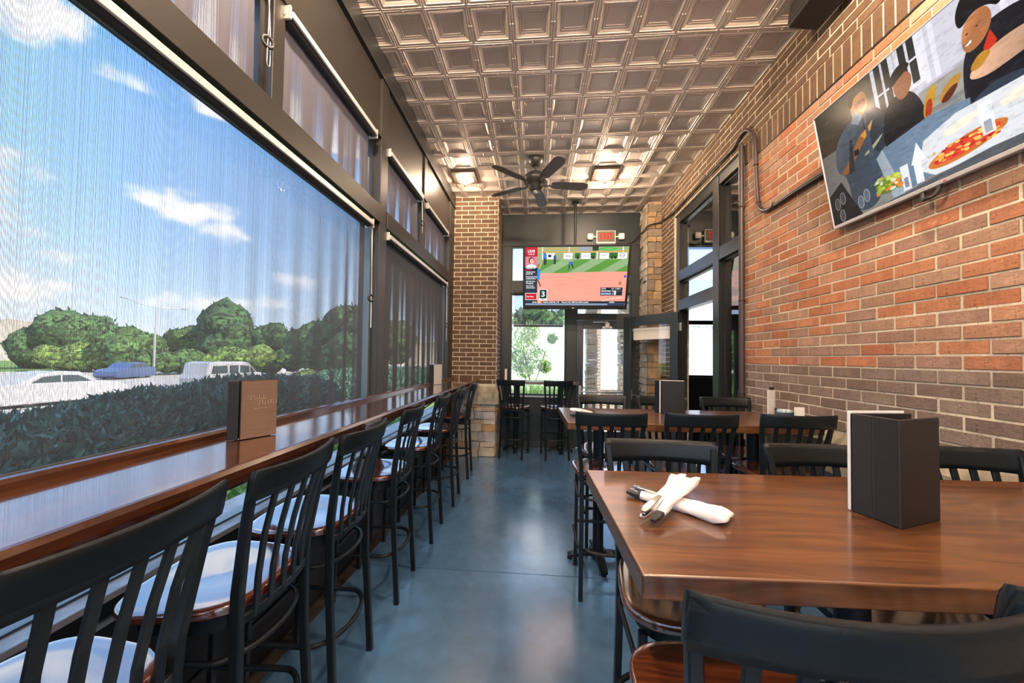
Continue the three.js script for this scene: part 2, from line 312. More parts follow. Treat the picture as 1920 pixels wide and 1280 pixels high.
function stone(w, h, d, x, y, z, tint) {
  let g = new THREE.BoxGeometry(w, h, d, Math.max(1, Math.round(w / .09)), Math.max(1, Math.round(h / .06)), Math.max(1, Math.round(d / .09)));
  g = rough(g, .022, 14, rnd() * 90); g = uvm(flat(g), 0, rnd(), rnd());
  const c = tint ?? [[.50, .42, .31], [.42, .36, .30], [.55, .37, .22], [.36, .34, .32], [.58, .51, .40], [.46, .31, .19]][Math.floor(rnd() * 6)], k = rr(.85, 1.12);
  return paint(g.translate(x, y, z), c.map((v) => v * k));
}
{ // brick pier at the left end of the room: limestone cap and ledgestone base
  const w = struct('pillar'), x0 = -1.36, x1 = -.613;
  mesh('mortar', b2(x0, x1 - .003, .79, CEIL + .02, ZE - .1, ZP - .003), M.mortar, w);
  let n = 0; const rest = [];
  for (let j = 0; j < 43; j++) {
    const y = CEIL - .002 - (j + .5) * BH; if (y < 1.06) break;
    const off = j % 2 ? BL * .25 : BL * .75;
    for (let k = 0; k < 5; k++) {
      const b = x1 - (k ? off + (k - 1) * BL : 0), a = k ? b - BL : b - off; const lo = Math.max(a, x0); if (b - lo < .03) continue;
      const m = mesh('brick', brickGeoX[(j + k) % 4], BROWN[Math.floor(rnd() * 4)], w); m.position.set((lo + b) / 2, y, ZP - .025 + rr(-.002, .002)); m.scale.set((b - lo - JT) / (BL - JT), 1, 1);
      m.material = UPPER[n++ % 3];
    }
    for (let k = 0; k < 4; k++) { const z1 = ZP - .05 - k * BL + (j % 2 ? .0 : -BL / 2), hi = Math.min(z1, ZP - .052), lo = Math.max(z1 - BL, ZE); if (hi - lo > .03) rest.push(paint(brickGeo[k % 4].clone().scale(1, 1, (hi - lo - JT) / (BL - JT)).translate(x1 - .025, y, (lo + hi) / 2), UPPER_C[k % 3])); }
  }
  const r = mesh('brick', rest, ANY, w); r.userData.kind = 'stuff';
  // sloped cap: profile swept round the corner
  const pr = [[0, 0], [.05, 0], [.05, .185], [.0, .268]], mk = (a, b) => { const pos = [], P = pr.map(([o, y]) => [[x0, .79 + y, ZP + o], [x1 + o, .79 + y, ZP + o], [x1 + o, .79 + y, ZE]]); for (let i = 0; i < 3; i++) for (let s = 0; s < 2; s++) { const A = P[i][s], B = P[i][s + 1], C = P[i + 1][s + 1], D = P[i + 1][s]; pos.push(...A, ...B, ...C, ...A, ...C, ...D); } const g = new THREE.BufferGeometry(); g.setAttribute('position', new THREE.Float32BufferAttribute(pos, 3)); g.computeVertexNormals(); return uvm(g); };
  mesh('stone_cap', mk(), M.lime, w);
  mesh('stone_core', b2(x0, x1 - .05, 0, .79, ZE, ZP - .05), M.mortar, w);
  let y = 0; const tints = [[.56, .50, .40], [.48, .36, .25], [.44, .42, .40], [.60, .54, .44], [.58, .36, .18], [.50, .46, .38]];
  let q = 0;
  while (y < .775) {
    const H = Math.min([.14, .085, .15, .11, .07, .12, .06, .09, .07][q % 9], .79 - y); let x = x1, first = rr(.14, .34);
    while (x > x0 + .02) { const L = Math.min(first, x - x0); first = rr(.16, .36); const m = mesh('stone', stone(L - .007, H - .007, .08, (x - L / 2), y + H / 2, ZP - .045 + rr(-.006, .006), tints[Math.floor(rnd() * 6)]), ANY, w); x -= L; }
    let z = ZP - .09; while (z > ZE + .04) { const L = Math.min(rr(.14, .3), z - ZE); mesh('stone', stone(.08, H - .007, L - .007, x1 - .03 + rr(-.006, .006), y + H / 2, z - L / 2, tints[Math.floor(rnd() * 6)]), ANY, w); z -= L; }
    y += H; q++;
  }
}
{ // ledgestone pier in the right corner of the end wall
  const w = struct('stone_pillar'), x0 = 1.69, z1 = -5.66;
  mesh('stone_core', b2(x0 + .03, XR + .05, 0, CEIL + .02, ZE - .05, z1 - .03), M.mortar, w);
  let y = 0, q = 0; const warm = [[.40, .25, .13], [.46, .31, .17], [.34, .24, .15], [.50, .35, .20], [.28, .22, .16]], pale = [[.56, .50, .40], [.50, .44, .36], [.46, .38, .28], [.60, .55, .46]];
  while (y < CEIL - .02) {
    const H = Math.min([.13, .10, .16, .09, .12, .18, .08, .11][q % 8], CEIL - y), s = q % 3 === 1 ? 1 : rr(.35, .65);
    let x = x0; for (const f of s === 1 ? [1] : [s, 1 - s]) { const L = (XR - x0) * f; mesh('stone', stone(L - .007, H - .008, .07, x + L / 2, y + H / 2, z1 - .03 + rr(-.008, .008), warm[Math.floor(rnd() * 5)]), ANY, w); x += L; }
    let z = z1 - .075; while (z > ZE + .03) { const L = Math.min(rr(.13, .24), z - ZE); mesh('stone', stone(.07, H - .008, L - .007, x0 + .03 + rr(-.01, .01), y + H / 2, z - L / 2, pale[Math.floor(rnd() * 4)]), ANY, w); z -= L; }
    y += H; q++;
  }
}
// ---- left window wall
let winNo = 0;
function windowUnit(axis, at, a0, a1, y0, y1, mat = M.trim, bar = .03) {
  const g = struct('window_' + ++winNo), P = (lo, hi, yl, yh, t) => axis === 'x' ? b2(at - t, at + t, yl, yh, lo, hi) : b2(lo, hi, yl, yh, at - t, at + t);
  mesh('window_frame', [P(a0, a0 + bar, y0, y1, .025), P(a1 - bar, a1, y0, y1, .025), P(a0 + bar, a1 - bar, y0, y0 + bar, .025), P(a0 + bar, a1 - bar, y1 - bar, y1, .025)], mat, g);
  mesh('pane', P(a0 + bar - .004, a1 - bar + .004, y0 + bar - .004, y1 - bar + .004, .0005), M.glass, g);
  return g;
}
const BAYS = [[-5.1, -2.93], [-2.795, -.57], [-.43, 1.8]];
{
  const w = struct('wall_left'), xo = XL - .17, h0 = Y(1.77), rl0 = Y(1.075), rl1 = Y(1.217), s0 = Y(-.70);
  for (const [a, b] of [[-2.93, -2.795], [-.57, -.43], [1.8, ZB]]) mesh('post', rb2(xo, XL, 0, h0, a, b, .004), M.trimWarm, w);
  mesh('post', rb2(xo, XL - .004, 0, h0, ZP, -5.1, .004), M.trimWarm, w);
  for (const [a, b] of BAYS) {
    mesh('transom_rail', rb2(xo, XL + .006, rl0, rl1, a + .001, b - .001, .004), M.trimWarm, w);
    const m = (a + b) / 2 + (a < -3 ? .05 : .03); mesh('mullion', rb2(xo + .02, XL - .012, rl1, h0, m - .04, m + .04, .004), M.trimWarm, w);
    mesh('window_sill', rb2(XL - .11, XL + .006, Y(-.75), Y(-.728), a, b, .005), M.ledge, w);
    mesh('dark_sill_strip', rb2(xo + .03, XL - .006, Y(-.80), Y(-.751), a, b, .004), M.black, w);  // dark strip under the sill
    mesh('sill_bead', rb2(xo + .03, XL + .002, Y(-.822), Y(-.802), a, b, .004), M.alu, w);
    mesh('base_panel', b2(xo, XL - .03, 0, Y(-.823), a, b), M.black, w);
    // header boards above the windows
    mesh('header_panel', b2(xo, XL - .022, h0, CEIL + .03, a, b), M.trimWarm, w);
    mesh('header_rail', rb2(XL - .021, XL, h0, h0 + .035, a, b, .003), M.trimWarm, w);
    const mid = m; mesh('header_stile', rb2(XL - .021, XL - .004, h0 + .036, Y(2.262), mid - .045, mid + .045, .003), M.trimWarm, w);
  }
  for (const [a, b] of [[-2.93, -2.795], [-.57, -.43], [1.8, ZB], [ZP, -5.1]]) mesh('header_stile', rb2(xo, XL - .001, h0, Y(2.262), a, b, .003), M.trimWarm, w);
  mesh('header_band', rb2(xo, XL + .012, Y(2.264), CEIL + .02, ZP - .2, ZB, .004), M.trim, w);
  for (const [a, b] of BAYS) windowUnit('x', XL - .085, a, b, Y(-.75), rl0, M.frameBlue);
  for (const [a, b] of BAYS) { const m = (a + b) / 2 + (a < -3 ? .05 : .03); windowUnit('x', XL - .085, a, m - .04, rl1, h0); windowUnit('x', XL - .085, m + .04, b, rl1, h0); }
  mesh('outer_sill', b2(xo - .09, XL - .112, Y(-1.2), Y(-.735), ZE, ZB), M.ledge, w);
}
// ---- end wall
{
  const w = struct('wall_end'), z0 = ZE - .12, z1 = ZE, P = (n, x0, x1, y0, y1, dz = 0) => mesh(n, rb2(x0, x1, y0, y1, z0 - dz, z1 + dz, .004), M.teal, w);
  P('head_panel', -.62, 1.72, Y(1.90), CEIL + .03); P('jamb', -.62, -.46, 0, Y(1.90)); P('jamb', 1.55, 1.72, 0, Y(1.90));
  P('mullion', .484, .650, 0, Y(1.90), .01); P('rail', -.46, .484, Y(1.09), Y(1.29)); P('rail', .650, 1.55, Y(1.09), Y(1.29)); P('rail', .650, 1.55, 2.135, 2.22);
  P('apron_panel', -.46, .484, 0, Y(-.66)); mesh('window_sill', rb2(-.46, .484, Y(-.66), Y(-.635), z0 + .02, z1 + .05, .004), M.alu, w);
  mesh('baseboard', rb2(-.61, .64, .0, .10, z1, z1 + .015, .004), M.trim, w);
  windowUnit('z', ZE - .05, -.46, .484, Y(-.635), Y(1.09), M.teal, .025); windowUnit('z', ZE - .05, -.46, .484, Y(1.29), Y(1.90), M.teal, .025);
  windowUnit('z', ZE - .05, .650, 1.55, Y(1.29), Y(1.90), M.teal, .025); windowUnit('z', ZE - .05, .650, 1.55, 2.22, Y(1.09), M.teal, .025);
}
function pushBar(parent, x0, x1, y, z, out) {         // panic bar between two end boxes
  const b = sub('push_bar', parent); const s = Math.sign(out);
  mesh('end_box', [rb(.055, .15, .05, .012, x0, y + .02, z + s * .028), rb(.055, .15, .05, .012, x1, y + .02, z + s * .028)], M.nickel, b);
  mesh('bar', rb(Math.abs(x1 - x0) - .05, .022, .026, .008, (x0 + x1) / 2, y, z + s * .052), M.chrome, b);
}
function closer(parent, x, y, z, s, dir) {
  const c = sub('door_closer', parent);
  mesh('closer_body', [rb(.17, .045, .045, .016, x, y, z + s * .03), rb(.075, .09, .055, .012, x, y + .035, z + s * .034)], M.nickel, c);
  mesh('closer_arm', [rb(.24, .016, .02, .005, x + dir * .12, y + .088, z + s * .05), cyl(.014, .014, .03, x, y + .085, z + s * .05, 12)], M.nickel, c);
}
function leafDoor(g, w, h, shade) {                   // a glazed leaf in its own axes: x 0..w, room side +z
  const st = .115, top = .145, bot = .28, t = .022;
  mesh('door_frame', [rb2(0, st, .01, h, -t, t, .004), rb2(w - st, w, .01, h, -t, t, .004), rb2(st, w - st, h - top, h, -t, t, .004), rb2(st, w - st, .01, bot, -t, t, .004)], M.door, g);
  mesh('pane', b2(st - .005, w - st + .005, bot - .005, h - top + .005, -.0005, .0005), M.glass, g);
}
{
  const d = struct('door_1'); d.position.set(.655, 0, ZE - .03);
  leafDoor(d, .89, 2.13); pushBar(d, .055, .835, .94, .022, 1); closer(d, .50, 2.005, .022, 1, -1);
  const e = struct('door_2'), hx = 1.872, hz = -4.93, fx = 1.34, fz = -5.64; e.position.set(hx, 0, hz);
  e.rotation.y = Math.atan2(-(fz - hz), fx - hx);      // leaf axis +x runs from the hinge to the free edge
  const L = Math.hypot(fx - hx, fz - hz); leafDoor(e, L, 2.13);
  pushBar(e, .06, L - .06, .94, .022, 1); closer(e, L * .43, 2.03, .022, 1, -1);
  const s = sub('door_shade', e); mesh('roller', [cyl(.03, .03, L - .24, 0, 0, 0, 20).rotateZ(Math.PI / 2).translate(L / 2, 1.925, .06)], M.vinyl, s);
  mesh('valance', [rb2(.13, L - .13, 1.79, 1.905, .036, .046, .003), rb2(.13, L - .13, 1.775, 1.795, .034, .056, .008)], M.vinyl, s); mesh('bracket', [rb2(.095, .125, 1.87, 1.965, .022, .09, .006), rb2(L - .125, L - .105, 1.89, 1.955, .022, .09, .006)], M.black, s);
  mesh('hinge', [rb(.05, .11, .012, .003, .0, 1.93, .024), rb(.05, .11, .012, .003, .0, 1.05, .024), rb(.05, .11, .012, .003, .0, .25, .024)], M.nickel, e);
}
{ // glazed doorway in the right wall: frame, rails, sidelight
  const f = struct('door_frame'), xa = XR + .03, xb = XR + .14, Z0 = -5.16, Z1 = -3.46, TOP = 3.483;
  const P = (n, z0, z1, y0, y1, o = 0) => mesh(n, rb2(xa - o, xb, y0, y1, z0, z1, .004), M.trim, f);
  P('jamb', Z0, Z0 + .10, 0, TOP); P('jamb', Z1 - .08, Z1, 0, TOP); P('post', -4.10, -3.97, 0, TOP, .008); P('head', Z0 + .10, -4.10, TOP - .11, TOP); P('head', -3.97, Z1 - .08, TOP - .11, TOP);
  P('rail', Z0 + .10, -4.10, 2.16, 2.30, .004); P('rail', Z0 + .10, -4.10, 2.56, 2.70, .004); P('rail', -3.97, Z1 - .08, 2.56, 2.70, .004); P('rail', -3.97, Z1 - .08, 0, .28);
  windowUnit('x', XR + .09, Z0 + .10, -4.10, 2.70, TOP - .11, M.trim, .02); windowUnit('x', XR + .09, Z0 + .10, -4.10, 2.30, 2.56, M.trim, .02);
  windowUnit('x', XR + .09, -3.97, Z1 - .08, 2.70, TOP - .11, M.trim, .02); windowUnit('x', XR + .09, -3.97, Z1 - .08, .28, 2.56, M.trim, .02);
}
{ // back of the room, out of view: glazed wall placed to let daylight in
  const w = struct('unseen_wall_back'), z0 = ZB, z1 = ZB + .15;
  mesh('wall_panel', [b2(-1.5, -1.1, 0, CEIL + .03, z0, z1), b2(1.75, 2.1, 0, CEIL + .03, z0, z1), b2(-1.1, 1.75, Y(2.2), CEIL + .03, z0, z1), b2(-1.1, 1.75, 0, .3, z0, z1)], M.plaster, w);
  windowUnit('z', ZB + .07, -1.1, .325, .3, Y(2.2), M.trim, .05); windowUnit('z', ZB + .07, .325, 1.75, .3, Y(2.2), M.trim, .05);  // back windows out of view, lighting stools and room from behind
}
{ // the dining room next door, seen through the doorway
  const e = struct('wall_dining_end'); const z0 = -6.35, z1 = -6.2;
  mesh('wall_panel', [b2(2.1, 2.45, 0, CEIL + .03, z0, z1), b2(3.08, 7.2, 0, CEIL + .03, z0, z1), b2(2.45, 3.08, 0, 1.2, z0, z1), b2(2.45, 3.08, 3.4, CEIL + .03, z0, z1)], M.teal, e);
  for (const [a, b] of [[2.45, 3.08]]) { windowUnit('z', -6.28, a, b, 1.2, 2.12, M.trim, .035); windowUnit('z', -6.28, a, b, 2.12, 3.4, M.trim, .035); }
  const s = struct('wall_dining_side'); mesh('wall_panel', b2(7.2, 7.35, 0, CEIL + .03, -6.35, 2.9), M.plaster, s);
  const n = struct('wall_dining_back'); mesh('wall_panel', b2(2.1, 7.2, 0, CEIL + .03, 2.75, 2.9), M.plaster, n);
}

// ---------------------------------------------------------------- bar stools
function seatGeo() {
  const N = 44, R = [[0, 0], [.35, .25], [.7, .8], [.9, 1], [.965, .95], [.995, .6]], pos = [], idx = [];
  const outline = (a, s) => { const c = Math.cos(a), q = Math.sin(a), e = .62, x = Math.sign(c) * Math.pow(Math.abs(c), e), z = Math.sign(q) * Math.pow(Math.abs(q), e); return [x * (.205 - .022 * z) * s, z * .202 * s]; };
  const rings = [...R.map(([s, k]) => [s, .750 + .009 * k]), [1, .747], [1, .735], [.985, .729], [.0, .729]];
  for (const [s, y] of rings) for (let i = 0; i < N; i++) { const [x, z] = outline(i / N * 2 * Math.PI, s); pos.push(x, y + (s < .9 ? .006 * s * Math.abs(x) / .2 : 0), z); }
  for (let r = 0; r < rings.length - 1; r++) for (let i = 0; i < N; i++) { const a = r * N + i, b = r * N + (i + 1) % N; idx.push(a, b, a + N, b, b + N, a + N); }
  const g = new THREE.BufferGeometry(); g.setAttribute('position', new THREE.Float32BufferAttribute(pos, 3)); g.setIndex(idx); g.computeVertexNormals();
  const uv = []; for (let i = 0; i < pos.length; i += 3) uv.push(pos[i] + pos[i + 1], pos[i + 2]); g.setAttribute('uv', new THREE.Float32BufferAttribute(uv, 2)); return g;
}
function hoop(y, hw, zf, zb, bulge, r) {            // footrest: straight sides, round behind
  const p = []; for (let i = 0; i <= 10; i++) { const a = Math.PI * i / 10; p.push([hw * Math.cos(a), y, zb + bulge * Math.sin(a)]); }
  return tube([[hw, y, zf], [hw, y, (zf + zb) / 2], ...p, [-hw, y, (zf + zb) / 2], [-hw, y, zf]], r, 60, 8);
}
let stoolProto;
function stool(label, x, z, turn, group) {           // the sitter looks along -z of the stool
  if (stoolProto) return copy(stoolProto, label, [x, 0, z], turn, group);
  const t = thing('bar_stool', label, 'bar stool', [x, 0, z], turn, group); stoolProto = t;
  mesh('seat', seatGeo(), M.seat, t);
  const A = []; for (let i = 0; i < 40; i++) { const a = i / 40 * 2 * Math.PI, c = Math.cos(a), q = Math.sin(a), e = .62; A.push([Math.sign(c) * Math.pow(Math.abs(c), e) * .172, Math.sign(q) * Math.pow(Math.abs(q), e) * .168]); }
  mesh('apron', uvm(flat(ext(A, .055, 0, [A.map((p) => [p[0] * .94, p[1] * .94])]).rotateX(Math.PI / 2).translate(0, .729, 0))), M.steel, t);
  for (const s of [-1, 1]) {
    mesh('leg', sweep([[s * .172, 0, .222], [s * .166, .5, .190], [s * .165, .70, .186], [s * .170, .80, .190], [s * .190, 1.0, .222], [s * .203, 1.14, .250]], [.026, .026, .026, .026, .024, .022], [.030, .030, .032, .032, .026, .02]), M.steel, t);
    mesh('leg', sweep([[s * .172, 0, -.165], [s * .166, .70, -.150]], .024, .024), M.steel, t);
    mesh('glide', cyl(.014, .016, .012, s * .172, .006, -.165, 12), M.black, t);
  }
  // curved crest rail, thick in the middle of its section
  const n = 16, top = [], H = .082, bowZ = (x) => .246 + .036 * (1 - (x / .214) ** 2);
  { const pos = [], idx = [], sec = [[-.011, 0], [-.012, .02], [-.011, .066], [-.006, .080], [.003, .0835], [.010, .079], [.012, .06], [.012, .015], [.009, 0]];
    for (let i = 0; i <= n; i++) { const x = -.214 + .428 * i / n, e = Math.abs(x) / .214, sag = .010 * (1 - e * e), hs = 1 - .05 * (1 - e * e); for (const [dz, y] of sec) pos.push(x, 1.165 - H + y * hs - sag * 0 - (y < .01 ? .006 * e : 0), bowZ(x) + dz + y * .16); }
    const K = sec.length; for (let i = 0; i < n; i++) for (let k = 0; k < K; k++) { const a = i * K + k, b = i * K + (k + 1) % K; idx.push(a, b, b + K, a, b + K, a + K); }
    for (let k = 1; k < K - 1; k++) { idx.push(0, k + 1, k, n * K, n * K + k, n * K + k + 1); }
    let g = new THREE.BufferGeometry(); g.setAttribute('position', new THREE.Float32BufferAttribute(pos, 3)); g.setIndex(idx); g.computeVertexNormals(); mesh('crest_rail', uvm(g), M.steel, t); }
  for (let k = -2; k <= 2; k++) { const x0 = k * .056, x1 = k * .066; mesh('slat', sweep([[x0, .70, .192 + .018 * (1 - (k / 3) ** 2)], [x0 * 1.02, .82, .198 + .02 * (1 - (k / 3) ** 2)], [(x0 + x1) / 2, .95, bowZ(x1) - .038], [x1, 1.095, bowZ(x1) + .002]], .023, .010), M.steel, t); }
  mesh('back_rail', sweep([[-.165, .712, .19], [-.09, .712, .205], [0, .712, .210], [.09, .712, .205], [.165, .712, .19]], .026, .014, [0, 1, 0]), M.steel, t);
  mesh('foot_ring', hoop(.285, .186, -.16, .11, .115, .0105), M.steel, t);
  mesh('seat_ring', hoop(.605, .180, -.15, .11, .105, .0085), M.steel, t);
  mesh('foot_bar', sweep([[-.17, .32, -.158], [.17, .32, -.158]], .02, .02, [0, 1, 0]), M.steel, t);
  return t;
}
// row along the window counter: they face the window (-x)
const WIN = [[-.66, 'nearest the camera, cut by the left edge'], [-1.15, 'second from the camera'], [-1.63, 'third from the camera'], [-2.305, 'fourth from the camera'], [-3.02, 'fifth from the camera'], [-3.73, 'sixth from the camera'], [-4.53, 'last before the brick pillar']];
WIN.forEach(([z, s], i) => stool('black slat-back bar stool at the window counter, ' + s, -1.055 + (i % 3) * .004, z, Math.PI / 2 + [.02, .06, .02, .05, .03, .06, .05][i], 'bar stools along the window counter'));
stool('black bar stool at the small end ledge, beside the stone base', -.325, -5.52, -.22, 'bar stools at the end ledge'); stool('black bar stool at the small end ledge, nearer the glass door', .275, -5.53, .16, 'bar stools at the end ledge');
const G1 = 'bar stools at the far table', G2 = 'bar stools at the near table';
stool('black bar stool at far table, aisle end, its back to the camera', .46, -2.50, -.02, G1); stool('black bar stool at far table, middle, its back to the camera', 1.012, -2.545, -.03, G1); stool('black bar stool at far table, by the brick wall, back to the camera', 1.61, -2.60, -.03, G1);
stool('black bar stool beyond far table facing the camera, aisle end', .575, -3.04, Math.PI - .02, G1); stool('black bar stool beyond far table facing the camera, behind the black menu', 1.11, -3.05, Math.PI, G1); stool('black bar stool beyond far table facing the camera, by the wall', 1.66, -3.06, Math.PI + .02, G1);
stool('black bar stool across the near table, aisle end, behind the napkin rolls', .485, -1.235, Math.PI - .03, G2); stool('black bar stool across the near table, middle, left of the menu', 1.105, -1.235, Math.PI, G2); stool('black bar stool across the near table, wall end, right of the menu', 1.62, -1.265, Math.PI - .02, G2);
stool('black bar stool in the foreground with its curved crest before the near table', .435, -.79, -.02, G2); stool('black bar stool cut by the lower right corner of the picture', .925, -.845, -.04, G2);
stool('black bar stool in the dining room, seen through the doorway glass', 2.75, -5.55, 1.2, 'bar stools in the dining room'); stool('farther black bar stool in the dining room, under its end window', 3.35, -5.75, -.6, 'bar stools in the dining room');

// ---------------------------------------------------------------- tables, counter, ledge
function pedestal(t, x, z, h, k = 1) {
  const p = sub('pedestal', t, [x, 0, z]);
  mesh('column', [cyl(.039, .039, h - .05, 0, h / 2 + .02, 0, 24), cyl(.055, .065, .03, 0, .065, 0, 24), cyl(.11, .11, .012, 0, h - .007, 0, 20)], M.steel, p);
  for (let i = 0; i < 4; i++) { const a = i * Math.PI / 2; mesh('foot', [sweep([[0, .05, 0], [0, .048, .12 * k], [0, .03, .24 * k], [0, .022, .27 * k]], [.06, .06, .056, .05], [.035, .032, .022, .02]).rotateY(a), cyl(.016, .018, .02, 0, .01, 0, 12).translate(Math.sin(a) * .255 * k, 0, Math.cos(a) * .255 * k)], M.steel, p); }
}
function barTable(label, cx, cz, L, D, turn, legs) {
  const t = thing('pub_table', label, 'table', [cx, 0, cz], turn, 'wooden pub tables'), g = uvm(new RoundedBoxGeometry(L, .05, D, 3, .005), 0, rnd() * 3, rnd()).translate(0, 1.07 - .025, 0);
  mesh('tabletop', g, M.table, t); for (const x of legs) pedestal(t, x, 0, 1.02, .82); return t;
}
barTable('nearer brown wooden pub table with crossed napkin rolls and open menu', 1.015, -1.085, 1.63, .66, .03, [-.14, .62]);
barTable('farther brown wooden pub table with a sign holder against the brick wall', 1.01, -2.775, 1.63, .70, .03, [-.542, .58]);
{
  const t = thing('window_counter', 'long glossy brown wooden bar counter running under the shaded window', 'counter', [0, 0, 0]), z0 = ZP + .004, z1 = 2.1, y = Y(-.33);
  mesh('countertop', uvm(new THREE.BoxGeometry(.375, .045, z1 - z0).translate(-1.075, y - .0235, (z0 + z1) / 2), 1), M.bar, t);
  const pr = [[0, -.058], [.018, -.058], [.03, -.045], [.033, -.026], [.03, -.008], [.020, .003], [.010, .004], [0, 0]];
  mesh('nosing', uvm(ext(pr, z1 - z0).translate(-.8875, y, z0), 1), M.barEdge, t);
  mesh('back_rail', uvm(ext([[0, -.046], [.030, -.046], [.030, .016], [.022, .026], [.006, .028], [0, .022]], z1 - z0).translate(XL + .005, y, z0), 1), M.barEdge, t);
  for (const z of [-4.9, -3.9, -2.86, -1.7, -.5, .9]) mesh('bracket', [b2(XL - .02, -.95, y - .066, y - .048, z - .02, z + .02), b2(XL - .02, XL, y - .30, y - .066, z - .02, z + .02), sweep([[XL, y - .28, z], [-1.0, y - .066, z]], .03, .012, [0, 0, 1])], M.steel, t);
}
{
  const t = thing('end_ledge', 'small brown wooden ledge table under the end window', 'table', [0, 0, 0]), y = Y(-.375);
  const s = [[-.555, -6.06], [.60, -6.06], [.655, -6.02], [.67, -5.9], [.655, -5.75], [.60, -5.68], [-.50, -5.66], [-.555, -5.70]].map(([x, z]) => [x, -z]);
  mesh('tabletop', uvm(ext(s, .034, .004).rotateX(-Math.PI / 2).translate(0, y - .038, 0)), M.table, t);
  pedestal(t, -.33, -5.83, y - .042, .72); pedestal(t, .385, -5.83, y - .042, .72);
}

// ---------------------------------------------------------------- roller shades: a screen cloth of upright threads, rippled
function shade(label, x, z0, z1, yt, yb, amp, group, chain, cloth = M.fabric, fill = .37) {
  const t = thing('roller_shade', label, 'roller shade', [0, 0, 0], 0, group), pitch = .0019, n = Math.floor((z1 - z0) / pitch), ph = rnd() * 9;
  const th = new THREE.InstancedMesh(new THREE.BoxGeometry(1, 1, 1), cloth, n); th.name = 'fabric'; th.userData.kind = 'stuff'; th.castShadow = th.receiveShadow = true;
  const m = new THREE.Matrix4(), q = new THREE.Quaternion(), e = new THREE.Euler(), H = yt - yb;
  for (let i = 0; i < n; i++) {
    const z = z0 + (i + .5 + rr(-.14, .14)) * pitch, a = amp(z), k = a * (Math.sin(z * 37 + ph + .8 * Math.sin(z * 11)) + .55 * Math.sin(z * 61 + 2 * ph) * (.5 + .5 * Math.sin(z * 7)));
    e.set(0, 0, Math.atan2(k, H)); q.setFromEuler(e); m.compose(new THREE.Vector3(x + k / 2 * -1 * -1 + .0, (yt + yb) / 2, z), q, new THREE.Vector3(pitch * .25, H * Math.sqrt(1 + (k / H) ** 2), pitch * fill * rr(.88, 1.12))); th.setMatrixAt(i, m);
  }
  t.add(th);
  const r = .030; mesh('roller_tube', new THREE.CylinderGeometry(r, r, z1 - z0, 24).rotateX(Math.PI / 2).translate(x + r - .002, yt + .012, (z0 + z1) / 2), M.hem, t);
  mesh('cover_strip', rb2(x + 2 * r - .004, x + 2 * r + .010, yt - .004, yt + .030, z0 - .012, z1 + .012, .004), M.alu, t);
  for (const z of [z0 - .022, z1 + .022]) mesh('end_bracket', [rb(.07, .07, .012, .003, x + r, yt + .014, z), new THREE.CylinderGeometry(.016, .016, .02, 16).rotateX(Math.PI / 2).translate(x + r, yt + .012, z)], M.nickel, t);
  mesh('hem_bar', rb2(x - .007, x + .007, yb - .012, yb + .016, z0, z1, .004), M.hem, t);
  if (chain) {
    const zc = z0 - .03, L = chain, c = mesh('chain', tube([[x + .05, yt, zc], [x + .055, yt - L * .5, zc + .006], [x + .056, yt - L + .02, zc + .012], [x + .05, yt - L, zc], [x + .046, yt - L + .02, zc - .02], [x + .045, yt - L * .5, zc - .016], [x + .04, yt, zc - .004]], .0022, 60, 6), M.nickel, t);
    mesh('chain_weight', new THREE.TorusGeometry(.024, .008, 8, 20).rotateY(1.1).translate(x + .055, yt - L * .72, zc + .008), M.black, t);
  }
  return t;
}
const SX = XL - .045;
const ramp = (a, b, lo, hi) => (z) => mix(lo, hi, smooth(a, b, z));
shade('large see-through roller shade over the lower window nearest the camera', SX, -2.63, -.60, Y(1.0), Y(-.325), ramp(-1.2, -2.4, .0015, .0050), 'roller shades on the lower windows', .78);
shade('dark opaque-looking roller shade over the lower window before the brick pillar', SX, -4.93, -2.965, Y(1.0), Y(-.325), () => .010, 'roller shades on the lower windows', .78, M.fabric, .74);
shade('see-through roller shade on the lower window behind the camera', SX, -.28, 1.75, Y(1.0), Y(-.325), () => .005, 'roller shades on the lower windows');
const UP = 'roller shades on the upper windows', big = () => .0105;
for (const [z0, z1, s] of [[-1.53, -.60, 'at the top left corner of the picture'], [-2.66, -1.71, 'between the top left one and the wide post'], [-3.80, -2.96, 'just beyond the wide post'], [-4.93, -4.03, 'nearest the brick pillar']]) shade('rippled grey-violet shade on an upper window, ' + s, SX, z0, z1, Y(1.715), Y(1.225), big, UP, z0 > -2 || z0 === -3.80 ? .36 : 0, M.fabric2, .80);
shade('rippled roller shade on an upper window behind the camera', SX, -.40, 1.75, Y(1.715), Y(1.225), big, UP, 0, M.fabric2, .80);
{ // the shade on the end window, half drawn: threads run the same way
  const t = thing('roller_shade', 'half-drawn screen shade with dark hem on the end window', 'roller shade'), x0 = -.40, x1 = .43, yt = Y(1.06), yb = Y(.545), z = ZE + .012, pitch = .003, n = Math.floor((x1 - x0) / pitch);
  const th = new THREE.InstancedMesh(new THREE.BoxGeometry(pitch * .48, yt - yb, pitch * .25), M.fabric, n); th.name = 'fabric'; th.userData.kind = 'stuff'; const m = new THREE.Matrix4();
  for (let i = 0; i < n; i++) th.setMatrixAt(i, m.makeTranslation(x0 + (i + .5) * pitch, (yt + yb) / 2, z)); t.add(th);
  mesh('hem_bar', rb2(x0, x1, yb - .022, yb + .006, z - .007, z + .007, .003), M.hem, t); mesh('roller_tube', new THREE.CylinderGeometry(.03, .03, x1 - x0, 20).rotateZ(Math.PI / 2).translate((x0 + x1) / 2, yt + .02, z + .024), M.hem, t);
}

